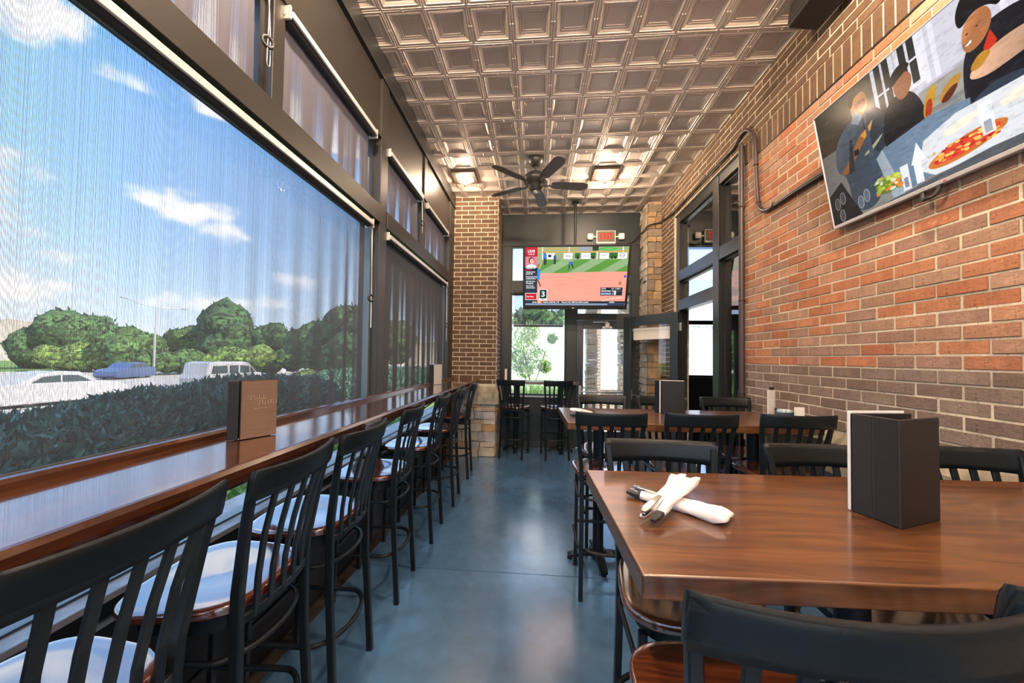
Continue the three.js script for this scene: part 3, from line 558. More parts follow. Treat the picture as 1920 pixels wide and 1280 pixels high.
// ---------------------------------------------------------------- ceiling fittings
const lampNames = ['left-hand flush lamp with glowing glass pyramid, near the brick pillar', 'right-hand flush lamp with glowing glass pyramid, right of the fan', 'unseen flush lamp over the camera lighting the room, window side', 'unseen flush lamp over the camera lighting the brick wall', 'unseen flush lamp behind the camera lighting the room, window side', 'unseen flush lamp behind the camera lighting the room, brick side'];
const glow = std({ color: lin(.9, .85, .78), emissive: new THREE.Color(0xffd9ad), emissiveIntensity: 1.0, roughness: .4 });
let lampProto;
[[-1.0, -4.735], [.86, -4.745], [-.7, -1.35], [1.25, -1.35], [-.7, 1.2], [1.25, 1.2]].forEach(([x, z], i) => {  // last four are out of view, placed to light the room and brick wall
  let t;
  if (!lampProto) {
    t = lampProto = thing('ceiling_lamp', lampNames[0], 'ceiling lamp', [x, CEIL, z], 0, 'flush ceiling lamps');
    const fr = ext([[-.155, -.155], [.155, -.155], [.155, .155], [-.155, .155]], .028, .006, [[[-.112, -.112], [.112, -.112], [.112, .112], [-.112, .112]]]).rotateX(Math.PI / 2);
    mesh('lamp_base', [fr, bx(.3, .012, .3, 0, -.006, 0)], M.bronze, t);
    const p = new THREE.ConeGeometry(.158, .105, 4, 1).rotateY(Math.PI / 4).rotateX(Math.PI).translate(0, -.03 - .0525, 0);
    mesh('lamp_shade', flat(p), glow, t); mesh('finial', new THREE.SphereGeometry(.009, 12, 8).translate(0, -.139, 0), M.bronze, t);
    for (const [a, b] of [[1, 1], [1, -1], [-1, 1], [-1, -1]]) mesh('lamp_rib', sweep([[a * .112, -.029, b * .112], [0, -.137, 0]], .006, .006, [a, 0, -b]), M.bronze, t);
  } else t = copy(lampProto, lampNames[i], [x, CEIL, z], 0);
  const l = new THREE.PointLight(LAMP_COLOR, LAMP_POWER * (i < 2 ? .3 : 1)); l.position.set(0, -.085, 0); l.shadow.radius = 3; l.castShadow = true; t.add(l);
});
{
  const t = thing('ceiling_fan', 'dark ceiling fan with pull chain hanging between the two lamps', 'ceiling fan', [-.045, CEIL, -4.36]);
  mesh('canopy', lathe([[.0, 0], [.085, 0], [.088, -.02], [.085, -.05], [.06, -.085], [.03, -.1], [0, -.1]]), M.fan, t); mesh('down_rod', cyl(.012, .012, .12, 0, -.14, 0, 16), M.fan, t);
  mesh('motor', lathe([[0, -.175], [.03, -.178], [.06, -.19], [.115, -.205], [.146, -.235], [.15, -.27], [.138, -.305], [.10, -.325], [.098, -.335], [.084, -.345], [.086, -.358], [.07, -.372], [.072, -.384], [.055, -.398], [.056, -.408], [.0, -.412]], 36), M.fan, t); mesh('end_cap', lathe([[0, -.424], [.02, -.422], [.04, -.412], [0, -.41]]), M.nickel, t);
  for (let i = 0; i < 5; i++) { const b = sub('fan_blade', t); b.rotation.y = i * 2 * Math.PI / 5 + .15; mesh('blade', ext([[.20, -.045], [.26, -.062], [.58, -.07], [.64, -.045], [.65, 0], [.64, .045], [.58, .07], [.26, .062], [.20, .045]], .006, .001).rotateX(Math.PI / 2 - .2).translate(0, -.318, 0), M.blade, b); mesh('blade_iron', sweep([[.09, -.325, 0], [.15, -.335, 0], [.24, -.322, 0]], .035, .008, [0, 0, 1]), M.fan, b); }
  mesh('pull_chain', [cyl(.0014, .0014, .22, -.052, -.50, .03, 6), cyl(.006, .004, .035, -.052, -.625, .03, 10)], M.fan, t);
}
{
  const t = thing('wall_speaker', 'black speaker hanging at the ceiling edge above the brick wall', 'speaker', [1.76, CEIL - .13, -2.36]);
  const c = rb(.2, .17, .3, .02, 0, 0, 0, 3); mesh('cabinet', c.rotateZ(-.15), M.rubber, t); mesh('bracket', b2(.02, .15, -.01, .02, -.03, .03), M.black, t); mesh('grille', rb(.006, .14, .26, .003, -.1, -.002, 0).rotateZ(-.15), M.black, t);
}
// ---------------------------------------------------------------- screens
function canvasTex(w, h, draw) { const c = document.createElement('canvas'); c.width = w; c.height = h; draw(c.getContext('2d'), w, h); const t = new THREE.CanvasTexture(c); t.colorSpace = THREE.SRGBColorSpace; t.magFilter = THREE.LinearFilter; t.needsUpdate = true; return t; }
function screenMat(map, k) { return phy({ color: 0x050505, emissive: 0xffffff, emissiveMap: map, emissiveIntensity: k, roughness: .12 }); }
function screenPlane(w, h) { return new THREE.PlaneGeometry(w, h); }
{
  const w = 1.525, h = .925, t = thing('television', 'large black television showing a ball game, hung before the end wall', 'television', [.542, Y(1.168), -5.25]); t.rotation.x = .325;
  const map = canvasTex(1024, 600, (g, W, H) => {
    const R = (c, x, y, w, h) => { g.fillStyle = c; g.fillRect(x, y, w, h); };
    R('#8aa06a', 0, 0, W, H); R('#97a878', 128, 0, W, 130);
    for (let i = 0; i < 9; i++) { g.fillStyle = i % 2 ? '#5d9440' : '#8fae7f'; g.beginPath(); g.moveTo(60 + i * 150, 128); g.lineTo(210 + i * 150, 128); g.lineTo(-40 + i * 150, 300); g.lineTo(-240 + i * 150, 300); g.fill(); }
    R('#e7a08a', 118, 262, W, H); g.fillStyle = '#ee9f8c'; g.beginPath(); g.moveTo(118, 284); g.quadraticCurveTo(500, 246, W, 250); g.lineTo(W, H); g.lineTo(118, H); g.fill();
    for (let i = 0; i < 240; i++) { g.fillStyle = i % 2 ? 'rgba(250,190,170,.35)' : 'rgba(190,110,95,.22)'; g.fillRect(120 + rnd() * 900, 265 + rnd() * 290, 30 + rnd() * 60, 2); }
    for (const x of [170, 434, 712, 962]) R('#f2f2ee', x, 0, 9, 126); R('#e8a23a', 128, 16, 430, 6); R('#e8a23a', 128, 46, W, 8); g.fillStyle = '#9aa0a6'; g.beginPath(); g.ellipse(600, 22, 80, 22, 0, 0, 7); g.fill(); R('#2c3a24', 668, 0, 60, 40);
    g.strokeStyle = '#25c04a'; g.lineWidth = 10; g.beginPath(); g.moveTo(744, 22); g.lineTo(825, 6); g.lineTo(905, 22); g.lineTo(825, 38); g.closePath(); g.stroke();
    const banner = (x, w, c = '#f4f4f4') => R(c, x, 62, w, 58); for (const [x, w] of [[210, 90], [385, 88], [560, 92], [742, 90], [912, 96]]) banner(x, w); for (const x of [498, 652, 836, 868]) { R('#2d6a34', x, 62, 50, 50); g.fillStyle = '#222'; g.beginPath(); g.arc(x + 28, 108, 13, 0, 7); g.fill(); }
    R('#222', 232, 76, 30, 26); g.strokeStyle = '#555'; g.lineWidth = 5; g.beginPath(); g.ellipse(962, 82, 26, 12, 0, 0, 7); g.stroke(); R('#b9b9b9', 575, 88, 60, 8); R('#b9b9b9', 760, 86, 55, 8); R('#bbb', 930, 102, 62, 6); R('#c9c9c9', 400, 80, 56, 24);
    const player = (x, y, s, sh, pt) => { g.fillStyle = '#5b3b2c'; g.beginPath(); g.arc(x, y, 8 * s, 0, 7); g.fill(); R(sh, x - 15 * s, y + 6 * s, 32 * s, 46 * s); R(pt, x - 13 * s, y + 50 * s, 12 * s, 62 * s); R(pt, x + 2 * s, y + 50 * s, 12 * s, 62 * s); };
    player(200, 66, 1.0, '#2f7fd6', '#20242c'); player(298, 82, .8, '#26509c', '#23252e'); g.strokeStyle = '#2f7fd6'; g.lineWidth = 9; g.beginPath(); g.moveTo(188, 78); g.lineTo(182, 46); g.stroke(); R('#3b6fae', 440, 148, 40, 36); g.strokeStyle = '#20242c'; g.lineWidth = 9; g.beginPath(); g.moveTo(470, 170); g.lineTo(486, 214); g.moveTo(446, 182); g.lineTo(442, 220); g.stroke();
    R('#3f86e0', 112, 218, 40, 110); g.strokeStyle = '#d8a27c'; g.lineWidth = 14; g.beginPath(); g.moveTo(142, 218); g.lineTo(170, 150); g.stroke(); g.strokeStyle = '#7d4a38'; g.beginPath(); g.moveTo(128, 330); g.lineTo(160, 400); g.stroke(); R('#3a48c8', 996, 286, 20, 24); R('#b5643c', 952, 352, 20, 34);
    R('#2a2f38', 0, 0, 124, H - 44); R('#b4122e', 0, 0, 124, 92); g.fillStyle = '#fff'; g.textAlign = 'center'; g.font = 'bold 36px sans-serif'; g.fillText('LIVE', 62, 54); g.font = 'bold 18px sans-serif'; g.fillText('11:00 ET', 62, 78);
    R('#d77b8d', 0, 94, 124, 116); g.fillStyle = '#3a2a24'; g.beginPath(); g.ellipse(62, 136, 26, 34, 0, 0, 7); g.fill(); g.fillStyle = '#e5b08e'; g.beginPath(); g.ellipse(66, 142, 20, 28, 0, 0, 7); g.fill(); g.fillStyle = '#eee'; g.beginPath(); g.ellipse(62, 212, 56, 42, 0, Math.PI, 0); g.fill(); R('#14161c', 0, 205, 124, 34); R('#a01428', 0, 224, 56, 14);
    g.textAlign = 'left'; g.fillStyle = '#fff'; g.font = 'bold 17px sans-serif'; g.fillText('COMING UP', 8, 219); let y = 258; for (const s of ['ADAM SETH', 'JOHN 90', '', 'Remembering', 'Buddy Baker', '', 'Jeff Gordon', 'Shagging', '', 'Top Chase', 'Contenders']) { if (s) { g.fillText(s, 8, y); y += 19; } else { R('#888', 4, y - 10, 114, 1); g.fillStyle = '#fff'; y += 10; } }
    R('#f3dfe2', 0, 470, 124, 74); R('#c4121f', 6, 476, 112, 62); g.fillStyle = '#fff'; g.fillText('Top Plays', 12, 514); R('#eef3ee', 144, 430, 84, 120); R('#143026', 150, 436, 72, 92); g.fillStyle = '#fff'; g.font = 'bold 76px sans-serif'; g.textAlign = 'center'; g.fillText('3', 186, 508); g.fillStyle = '#222'; g.font = 'bold 14px sans-serif'; g.fillText('OUTS', 186, 544);
    R('#20242c', 770, 412, 220, 84); R('#3a3f4a', 773, 438, 214, 26); R('#2c4a78', 773, 465, 120, 26); g.textAlign = 'left'; g.fillStyle = '#fff'; g.font = 'bold 19px sans-serif'; g.fillText('ESPN', 778, 432); g.fillText('0-1  2 OUT', 880, 432); g.fillText('MONTANA  10', 778, 457); g.fillText('MICHIGAN   9', 778, 485); R('#ddd', 908, 446, 20, 44);
    g.strokeStyle = '#f4e4dc'; g.lineWidth = 5; g.beginPath(); g.moveTo(770, 562); g.quadraticCurveTo(880, 522, 1000, 516); g.stroke(); R('#252d3a', 0, H - 44, W, 24); R('#7f93ae', 0, H - 20, W, 20); R('#e06a3a', 124, H - 44, 54, 24); g.fillStyle = '#fff'; g.font = 'bold 20px sans-serif'; g.fillText('MLB', 76, H - 25); g.fillText('BAL', 130, H - 25); g.fillText('Davis: HR(19), 2 R     Parra: 2-5, HR(1st with team)', 188, H - 25); g.fillText('ESPN', 868, H - 25); R('#2b3a5c', 850, H - 18, 170, 18);
  });
  const mk = (s) => s; mesh('bezel', [rb2(-w / 2, w / 2, h / 2 - .03, h / 2, -.03, .012, .006), rb2(-w / 2, w / 2, -h / 2, -h / 2 + .062, -.03, .012, .006), rb2(-w / 2, -w / 2 + .034, -h / 2 + .06, h / 2 - .03, -.03, .012, .006), rb2(w / 2 - .034, w / 2, -h / 2 + .06, h / 2 - .03, -.03, .012, .006)], M.rubber, t);
  mesh('back_cover', rb2(-w / 2 + .02, w / 2 - .02, -h / 2 + .02, h / 2 - .02, -.07, -.002, .02), M.rubber, t);
  mesh('screen', screenPlane(w - .066, h - .09).translate(0, .016, .0), screenMat(map, .54), t); mesh('status_light', rb(.03, .012, .004, .002, -.02, -h / 2 + .022, .013), M.paper, t);
  const a = new THREE.RectAreaLight(0xf2d8d0, .8, w - .07, h - .1); a.position.set(0, .016, .02); a.rotation.y = Math.PI; t.add(a);
  const m = thing('television_mount', 'black ceiling pole and arm holding the television at the end wall', 'mount', [.57, 0, -5.62]);
  mesh('pole', [cyl(.02, .02, CEIL - Y(1.2), 0, (CEIL + Y(1.2)) / 2, 0, 16), cyl(.06, .06, .012, 0, CEIL - .006, 0, 20)], M.steel, m); mesh('arm', [rb2(-.04, .04, Y(1.1), Y(1.24), .02, .20, .004), rb2(-.2, .2, Y(1.02), Y(1.3), .17, .205, .004)], M.steel, m);
}
{
  // the television on the brick wall: bottom edge against the wall, leaning out at the top; x of the picture runs towards the camera
  const w = 1.235, h = .718, t = thing('television', 'large silver-edged television on the brick wall showing people eating pizza', 'television', [1.7895, Y(1.18), -2.382 + w / 2]);
  t.rotation.set(0, -Math.PI / 2, 0); const tilt = sub('panel', t); tilt.rotation.x = .169;
  const map = canvasTex(1235, 718, (g, W, H) => {
    const X = (u) => u * 1000, Yy = (v) => H - v * H, R = (c, u0, u1, v0, v1) => { g.fillStyle = c; g.fillRect(X(u0), Yy(v1), X(u1 - u0), (v1 - v0) * H); };
    const P = (c, pts) => { g.fillStyle = c; g.beginPath(); pts.forEach(([u, v], i) => i ? g.lineTo(X(u), Yy(v)) : g.moveTo(X(u), Yy(v))); g.closePath(); g.fill(); };
    const sh = (c, k) => { const v = parseInt(c.slice(1), 16); return '#' + [16, 8, 0].map((b) => Math.round(clamp(((v >> b) & 255) * k, 0, 255)).toString(16).padStart(2, '0')).join(''); };
    const S = (c, pts) => { const us = pts.map((p) => X(p[0])), a0 = Math.min(...us), a1 = Math.max(...us), gr = g.createLinearGradient(a0, 0, a1, Yy(Math.min(...pts.map((p) => p[1]))) * .3); gr.addColorStop(0, sh(c, .62)); gr.addColorStop(.35, sh(c, 1.12)); gr.addColorStop(1, sh(c, .78)); g.fillStyle = gr; g.beginPath(); const n = pts.length; for (let i = 0; i < n; i++) { const a = pts[i], b = pts[(i + 1) % n], mx = X((a[0] + b[0]) / 2), my = Yy((a[1] + b[1]) / 2); i ? g.quadraticCurveTo(X(a[0]), Yy(a[1]), mx, my) : g.moveTo(mx, my); } const a = pts[0], b = pts[1]; g.quadraticCurveTo(X(a[0]), Yy(a[1]), X((a[0] + b[0]) / 2), Yy((a[1] + b[1]) / 2)); g.fill(); };
    const E = (c, u, v, a, b, r = 0) => { g.fillStyle = c; g.beginPath(); g.ellipse(X(u), Yy(v), a, b, r, 0, 7); g.fill(); };
    R('#8d8d8b', 0, 1.3, 0, 1); R('#4a463d', 0, .40, .60, 1); P('#3a372f', [[0, .78], [.4, .62], [.4, .55], [0, .62]]); R('#8a8a88', 0, .24, .2, .62);
    R('#c9c8d2', .40, 1.3, .55, 1); R('#b9b8c4', .60, 1.3, .60, .64); for (const u of [.62, .66, .90, .94, 1.1]) R('#dddce6', u, u + .022, .64, 1);
    const window_ = (u0, u1, v0, v1) => { R('#e2e1ea', u0 - .02, u1 + .02, v0 - .03, v1 + .03); R('#2b3030', u0, u1, v0, v1); R('#d9d8e0', (u0 + u1) / 2 - .006, (u0 + u1) / 2 + .006, v0, v1); R('#d9d8e0', u0, u1, (v0 + v1) / 2, (v0 + v1) / 2 + .016); };
    window_(.40, .475, .56, 1); window_(.525, .60, .70, 1); R('#9b9893', .58, 1.3, .46, .62); R('#7f7d7b', .58, 1.3, .44, .47);
    // man on the left in a blue shirt with a slice
    S('#56687a', [[.10, .62], [.17, .74], [.30, .78], [.37, .70], [.36, .40], [.33, .02], [.15, .02], [.15, .36], [.085, .42]]); S('#3d4b5a', [[.28, .78], [.40, .74], [.43, .5], [.36, .36], [.31, .5]]); S('#e39a5c', [[.245, .72], [.24, .88], [.29, .95], [.34, .9], [.345, .8], [.31, .74]]); S('#201a18', [[.23, .86], [.24, .96], [.30, 1.0], [.35, .95], [.33, .92], [.27, .92], [.25, .85]]); P('#8aa0b4', [[.23, .74], [.26, .82], [.30, .74], [.27, .69]]);
    S('#d98a4e', [[.10, .40], [.16, .36], [.26, .52], [.31, .58], [.30, .64], [.25, .60], [.18, .46]]); R('#222', .215, .245, .475, .52); P('#f2a83c', [[.27, .60], [.35, .66], [.33, .60], [.29, .56]]); S('#e8e2c0', [[.26, .44], [.33, .48], [.40, .53], [.35, .46], [.29, .43]]);
    // man in the middle, dark jacket, slice raised
    S('#23242a', [[.38, .30], [.40, .62], [.47, .72], [.56, .68], [.60, .5], [.60, .30]]); S('#c98358', [[.49, .66], [.47, .78], [.52, .84], [.565, .8], [.565, .72], [.53, .65]]); S('#1a1b20', [[.455, .76], [.47, .86], [.53, .90], [.575, .85], [.54, .82], [.50, .80]]); S('#f0b238', [[.575, .44], [.61, .60], [.66, .62], [.64, .52], [.61, .42]]); S('#d2482c', [[.585, .42], [.60, .53], [.63, .55], [.62, .44]]);
    S('#e6ab4a', [[.645, .50], [.70, .58], [.76, .58], [.72, .50], [.67, .45]]); S('#7a3428', [[.65, .47], [.70, .53], [.74, .53], [.69, .45]]);
    // man on the right, dark hair, bending over the table
    S('#1d1e25', [[.74, .10], [.745, .55], [.79, .72], [.90, .76], [1.02, .70], [1.08, .3], [1.0, .1]]); S('#c9c8cc', [[.95, .74], [1.1, .80], [1.25, .7], [1.25, .5], [1.0, .5]]); S('#3c4a5c', [[.70, .02], [.74, .36], [.86, .42], [.98, .36], [1.0, .02]]); S('#d98a58', [[.775, .64], [.765, .74], [.79, .84], [.86, .86], [.88, .76], [.84, .66]]); S('#16151a', [[.765, .80], [.76, .92], [.82, 1.03], [.92, 1.03], [.94, .88], [.90, .78], [.87, .84], [.82, .86]]); P('#c23422', [[.83, .62], [.86, .70], [.875, .62], [.845, .54]]); S('#e0b090', [[.76, .50], [.80, .57], [.90, .62], [1.05, .58], [1.05, .50], [.90, .47], [.82, .46]]); S('#f0a83a', [[.77, .55], [.82, .62], [.86, .58], [.80, .52]]);
    // blue table, plates, pizza, glasses, salad
    P('#6c8298', [[.36, .40], [.60, .44], [.76, .40], [.74, .10], [.42, .02], [.36, .1]]); P('#a4b0bc', [[.33, .36], [.37, .40], [.44, .02], [.38, .02]]); P('#d9dadf', [[.56, .30], [.70, .36], [1.2, .34], [1.2, .02], [.62, .0], [.52, .12]]); R('#77797e', .50, 1.3, 0, .045);
    E('#ece7d2', .71, .28, 70, 22, -.12); E('#e9e4cf', .93, .28, 90, 24, -.1); E('#c8742e', .71, .14, 150, 42, -.14); E('#d9452a', .71, .145, 128, 32, -.14); for (let i = 0; i < 60; i++) E(['#f2c860', '#b3271c', '#f0a24a'][i % 3], .59 + rnd() * .24, .11 + rnd() * .08, 5 + rnd() * 8, 3 + rnd() * 4);
    R('rgba(235,240,244,.85)', .775, .82, .14, .33); R('rgba(130,140,150,.7)', .785, .81, .15, .22); P('#f4f4fa', [[.49, .18], [.53, .32], [.56, .18]]); R('rgba(240,240,246,.9)', .435, .475, .03, .21); R('#8d8690', .445, .465, .05, .12); R('rgba(240,240,246,.9)', .50, .535, .04, .2);
    E('#6f7a3c', .365, .13, 66, 42); for (let i = 0; i < 46; i++) E(['#a8c23c', '#d6d84a', '#e88a34', '#78962c', '#e9ecc4'][i % 5], .30 + rnd() * .13, .08 + rnd() * .12, 8 + rnd() * 9, 6 + rnd() * 6);
    P('#24262a', [[0, .0], [0, .26], [.10, .34], [.14, .20], [.20, .0]]); for (const [u, v] of [[.05, .17], [.09, .20], [.20, .10], [.24, .13], [.07, .06]]) { g.strokeStyle = 'rgba(225,225,235,.75)'; g.lineWidth = 4; g.beginPath(); g.ellipse(X(u), Yy(v), 17, 36, 0, 0, 7); g.stroke(); E('rgba(230,230,240,.25)', u, v, 14, 32); } P('#55585c', [[.28, .0], [.8, .06], [1.24, .04], [1.24, 0]]);
    S('#c9703f', [[.262, .87], [.27, .80], [.33, .79], [.335, .86]]); for (const [u, v] of [[.30, .845], [.325, .845], [.79, .76], [.825, .765]]) E('#3a211a', u, v, 5, 3); P('#2d333c', [[.16, .36], [.2, .62], [.22, .62], [.2, .36]]); P('#46586a', [[.30, .30], [.305, .74], [.318, .74], [.325, .30]]); P('#fff3ee', [[.775, .70], [.80, .715], [.80, .70], [.785, .692]]);
    for (let i = 0; i < 2600; i++) { g.fillStyle = i % 2 ? 'rgba(255,255,255,.035)' : 'rgba(0,0,0,.05)'; g.fillRect(rnd() * W, rnd() * H, 4 + rnd() * 40, 2 + rnd() * 14); } const vg = g.createLinearGradient(0, 0, W * .5, H * .2); vg.addColorStop(0, 'rgba(20,16,10,.42)'); vg.addColorStop(1, 'rgba(20,16,10,0)'); g.fillStyle = vg; g.fillRect(0, 0, W, H);
  });
  const s = .008, bz = std({ color: lin(.55, .55, .58), roughness: .35, metalness: .4 });
  mesh('bezel', [rb2(-w / 2, w / 2, h / 2 - s, h / 2, -.035, .006, .003), rb2(-w / 2, w / 2, -h / 2, -h / 2 + .02, -.035, .006, .003), rb2(-w / 2, -w / 2 + s, -h / 2 + .02, h / 2 - s, -.035, .006, .003), rb2(w / 2 - s, w / 2, -h / 2 + .02, h / 2 - s, -.035, .006, .003)], bz, tilt);
  mesh('back_cover', rb2(-w / 2 + .03, w / 2 - .03, -h / 2 + .02, h / 2 - .03, -.06, -.002, .015), M.rubber, tilt);
  mesh('screen', screenPlane(w - 2 * s, h - s - .02).translate(0, .006, .001), screenMat(map, .55), tilt); mesh('status_light', rb(.012, .006, .004, .0015, .0, -h / 2 + .009, .006), std({ color: lin(.6, .1, .2) }), tilt);
  const a = new THREE.RectAreaLight(0xd8dce4, .7, w - .05, h - .05); a.position.set(0, .006, .02); a.rotation.y = Math.PI; tilt.add(a);
  mesh('mount_bracket', [rb2(-.16, .16, -.1, .22, -.098, -.062, .004), tube([[-.1, -.30, -.07], [-.1, -.385, -.06], [-.07, -.40, -.045], [-.04, -.385, -.06], [-.02, -.30, -.075]], .009, 20, 8)], M.black, t);
}
{
  const t = thing('exit_sign', 'red lit EXIT sign with two emergency lamp heads', 'exit sign', [1.118, Y(2.02), ZE + .004]);
  const sign = (bg, fg) => canvasTex(512, 320, (g) => { g.fillStyle = bg; g.fillRect(0, 0, 512, 320); g.fillStyle = fg; g.font = 'bold 215px sans-serif'; g.textAlign = 'center'; g.save(); g.translate(256, 238); g.scale(.86, 1.16); g.fillText('EXIT', 0, 0); g.restore(); });
  mesh('sign_housing', rb(.315, .215, .06, .008, 0, 0, .03), M.vinyl, t); mesh('sign_face', new THREE.PlaneGeometry(.285, .18).translate(0, .006, .0612), phy({ map: sign('#6d645a', '#a01008'), emissive: 0xffffff, emissiveMap: sign('#000000', '#ff1408'), emissiveIntensity: .55, specularIntensity: .3, roughness: .5 }), t);
  for (const s of [-1, 1]) { const h = sub('lamp_head', t); mesh('head_arm', rb(.06, .022, .022, .006, s * .185, .01, .03), M.vinyl, h); mesh('head_shell', rb(.10, .105, .06, .022, s * .255, .012, .036, 3), M.vinyl, h); mesh('lens', rb(.06, .055, .008, .004, s * .255, .012, .067), M.paper, h); }
}
{
  tag(mesh('wall_cable', tube([[1.32, Y(1.93), ZE + .02], [1.42, Y(1.89), ZE + .03], [1.55, Y(1.95), ZE + .03], [1.64, Y(2.02), -5.98], [1.67, Y(2.04), -5.8], [1.672, Y(2.05), -5.64], [1.75, Y(2.075), -5.625], [1.85, Y(2.10), -5.64], [1.872, Y(2.095), -5.5], [1.875, Y(2.05), -5.1], [1.875, Y(2.055), -4.6], [1.875, Y(2.06), -4.1], [1.875, Y(2.055), -3.65]], .011, 90, 8), M.rubber), 'black cable from the exit sign over the stone pier to the door frame', 'cable');
  const t = thing('conduit', 'dark cable loop beside the doorway leading to the wall television', 'cable'), q = 1.878;
  mesh('cable', tube([[q, Y(2.055), -3.65], [q, Y(2.07), -3.56], [q, Y(2.115), -3.45], [q, Y(2.09), -3.36], [q, Y(2.0), -3.28], [q, Y(1.88), -3.25], [q, Y(1.6), -3.235], [q, Y(1.38), -3.215], [q, Y(1.285), -3.17], [q, Y(1.243), -3.08], [q, Y(1.248), -2.95], [q, Y(1.255), -2.7], [q, Y(1.254), -2.4], [q + .004, Y(1.25), -2.25]], .017, 120, 10), M.conduit, t);
  mesh('second_cable', tube([[q - .012, Y(1.232), -2.98], [q - .012, Y(1.236), -2.7], [q - .01, Y(1.234), -2.4], [q, Y(1.235), -2.25]], .010, 30, 8), M.rubber, t);
  mesh('cable_tie', [[Y(1.70), -3.238], [Y(1.36), -3.212]].map(([y, z]) => new THREE.TorusGeometry(.019, .004, 6, 16).rotateX(Math.PI / 2).translate(q, y, z)).concat([new THREE.TorusGeometry(.02, .004, 6, 16).translate(q, Y(1.248), -3.0)]), M.black, t);
  const p = thing('pipe', 'dark vertical pipe running down beside the doorway to the floor', 'pipe', [1.872, 0, -3.452]);
  mesh('pipe', [cyl(.024, .024, Y(1.99), 0, Y(1.99) / 2, 0, 16)], M.conduit, p); mesh('thin_cable', tube([[.004, Y(2.03), .0], [.003, Y(1.95), .03], [.004, Y(1.7), .045], [.004, Y(1.45), .035], [.003, Y(1.40), .03]], .005, 24, 6), M.rubber, p); mesh('pipe_tie', [1.42, .55, -.3].map((r) => new THREE.TorusGeometry(.026, .004, 6, 20).rotateX(Math.PI / 2).translate(0, Y(r), 0)), M.black, p);
}
// ---------------------------------------------------------------- things on the tables
function panel(p, q, y0, y1, th, mat) { const L = Math.hypot(q[0] - p[0], q[1] - p[1]); return [new RoundedBoxGeometry(L, y1 - y0, th, 1, Math.min(.003, th / 2.2)).rotateY(Math.atan2(-(q[1] - p[1]), q[0] - p[0])).translate((p[0] + q[0]) / 2, (y0 + y1) / 2, (p[1] + q[1]) / 2)]; }
const TT = 1.07;
{
  const t = thing('menu', 'black leather menu standing folded open on the near table', 'menu'), h = TT + .275;
  mesh('cover', panel([.921, -.992], [1.082, -1.062], TT, h, .007), M.menu, t); mesh('cover', panel([.921, -.992], [.908, -1.048], TT, h, .007), M.menu, t); mesh('cover', panel([.908, -1.048], [.893, -1.096], TT, h, .007), M.menu, t); mesh('cover', panel([.893, -1.098], [1.075, -1.125], TT, h, .007), M.menu, t);
  mesh('page', panel([.889, -1.104], [1.062, -1.131], TT + .002, h + .006, .003), M.paper, t); mesh('page', panel([.8885, -1.106], [.8895, -1.098], TT + .002, h + .004, .003), M.paper, t);
  mesh('binding', [cyl(.004, .004, .272, .908, TT + .137, -1.048, 8), cyl(.004, .004, .272, .921, TT + .137, -.992, 8)], M.menu, t);
  const f = thing('menu', 'black menu standing on the far table beside the doorway side', 'menu'), g = TT + .255; mesh('cover', panel([.975, -2.90], [1.145, -2.885], TT, g, .006), M.menu, f); mesh('cover', panel([.975, -2.90], [.945, -2.97], TT, g, .006), M.menu, f); mesh('page', panel([.972, -2.905], [1.141, -2.892], TT + .002, g + .003, .003), M.paper, f); mesh('page', panel([.968, -2.909], [.964, -2.919], TT + .002, g, .004), M.paper, f);
  const yb = Y(-.33) + .001, hb = yb + .225, cover = (txt) => canvasTex(256, 460, (c) => { const k = c.createLinearGradient(0, 0, 0, 1); c.fillStyle = '#6d584b'; c.fillRect(0, 0, 256, 460); for (let i = 0; i < 900; i++) { c.fillStyle = i % 2 ? 'rgba(70,50,40,.07)' : 'rgba(190,170,150,.06)'; c.fillRect(rnd() * 256, rnd() * 460, 30 + rnd() * 90, 1 + rnd() * 2); } if (txt) for (const [dx, s] of [[2, 'rgba(215,195,170,.8)'], [0, '#5d4a3e']]) { c.fillStyle = s; c.font = 'bold 46px serif'; c.fillText('TOLL', 44 + dx, 148 + dx); c.fillText('TOWN', 104 + dx, 192 + dx); c.fillRect(84 + dx, 222 + dx, 96, 3); } });
  const b = thing('menu', 'menu with brown embossed cover standing on the window counter', 'menu');
  const face = std({ map: cover(true), roughness: .55 }); mesh('cover', panel([-1.131, -1.30], [-1.075, -1.418], yb, hb, .006), M.menu, b); mesh('cover', panel([-1.135, -1.30], [-1.165, -1.283], yb, hb, .006), M.menu, b); mesh('cover', panel([-1.168, -1.284], [-1.10, -1.425], yb, hb + .002, .005), M.menu, b);
  const L = Math.hypot(.056, .118); const fp = new THREE.PlaneGeometry(L - .002, .222); const fm = mesh('cover_face', fp, face, b); fm.position.set(-1.1 + .0002, yb + .1125, -1.3575); fm.rotation.y = Math.atan2(.056, .118) * 1 + 0; fm.rotation.y = Math.atan2(.118, .056); fm.translateZ(.0034);
  const c = thing('menu', 'pale grey menu standing at the far end of the window counter', 'menu'); mesh('cover', panel([-1.19, -4.10], [-1.135, -4.235], yb, hb + .01, .006), std({ color: lin(.42, .40, .38), roughness: .6 }), c); mesh('cover', panel([-1.194, -4.10], [-1.225, -4.03], yb, hb + .01, .006), M.menu, c);
  const w = thing('menu_card', 'narrow white menu card standing on the end ledge by the pillar', 'card', [-.50, Y(-.375), -5.80]); mesh('cover', rb2(-.018, .018, 0, .19, -.012, -.004, .003), M.paper, w); mesh('backing', rb2(-.05, -.016, 0, .185, -.012, -.002, .003), M.menu, w);
}
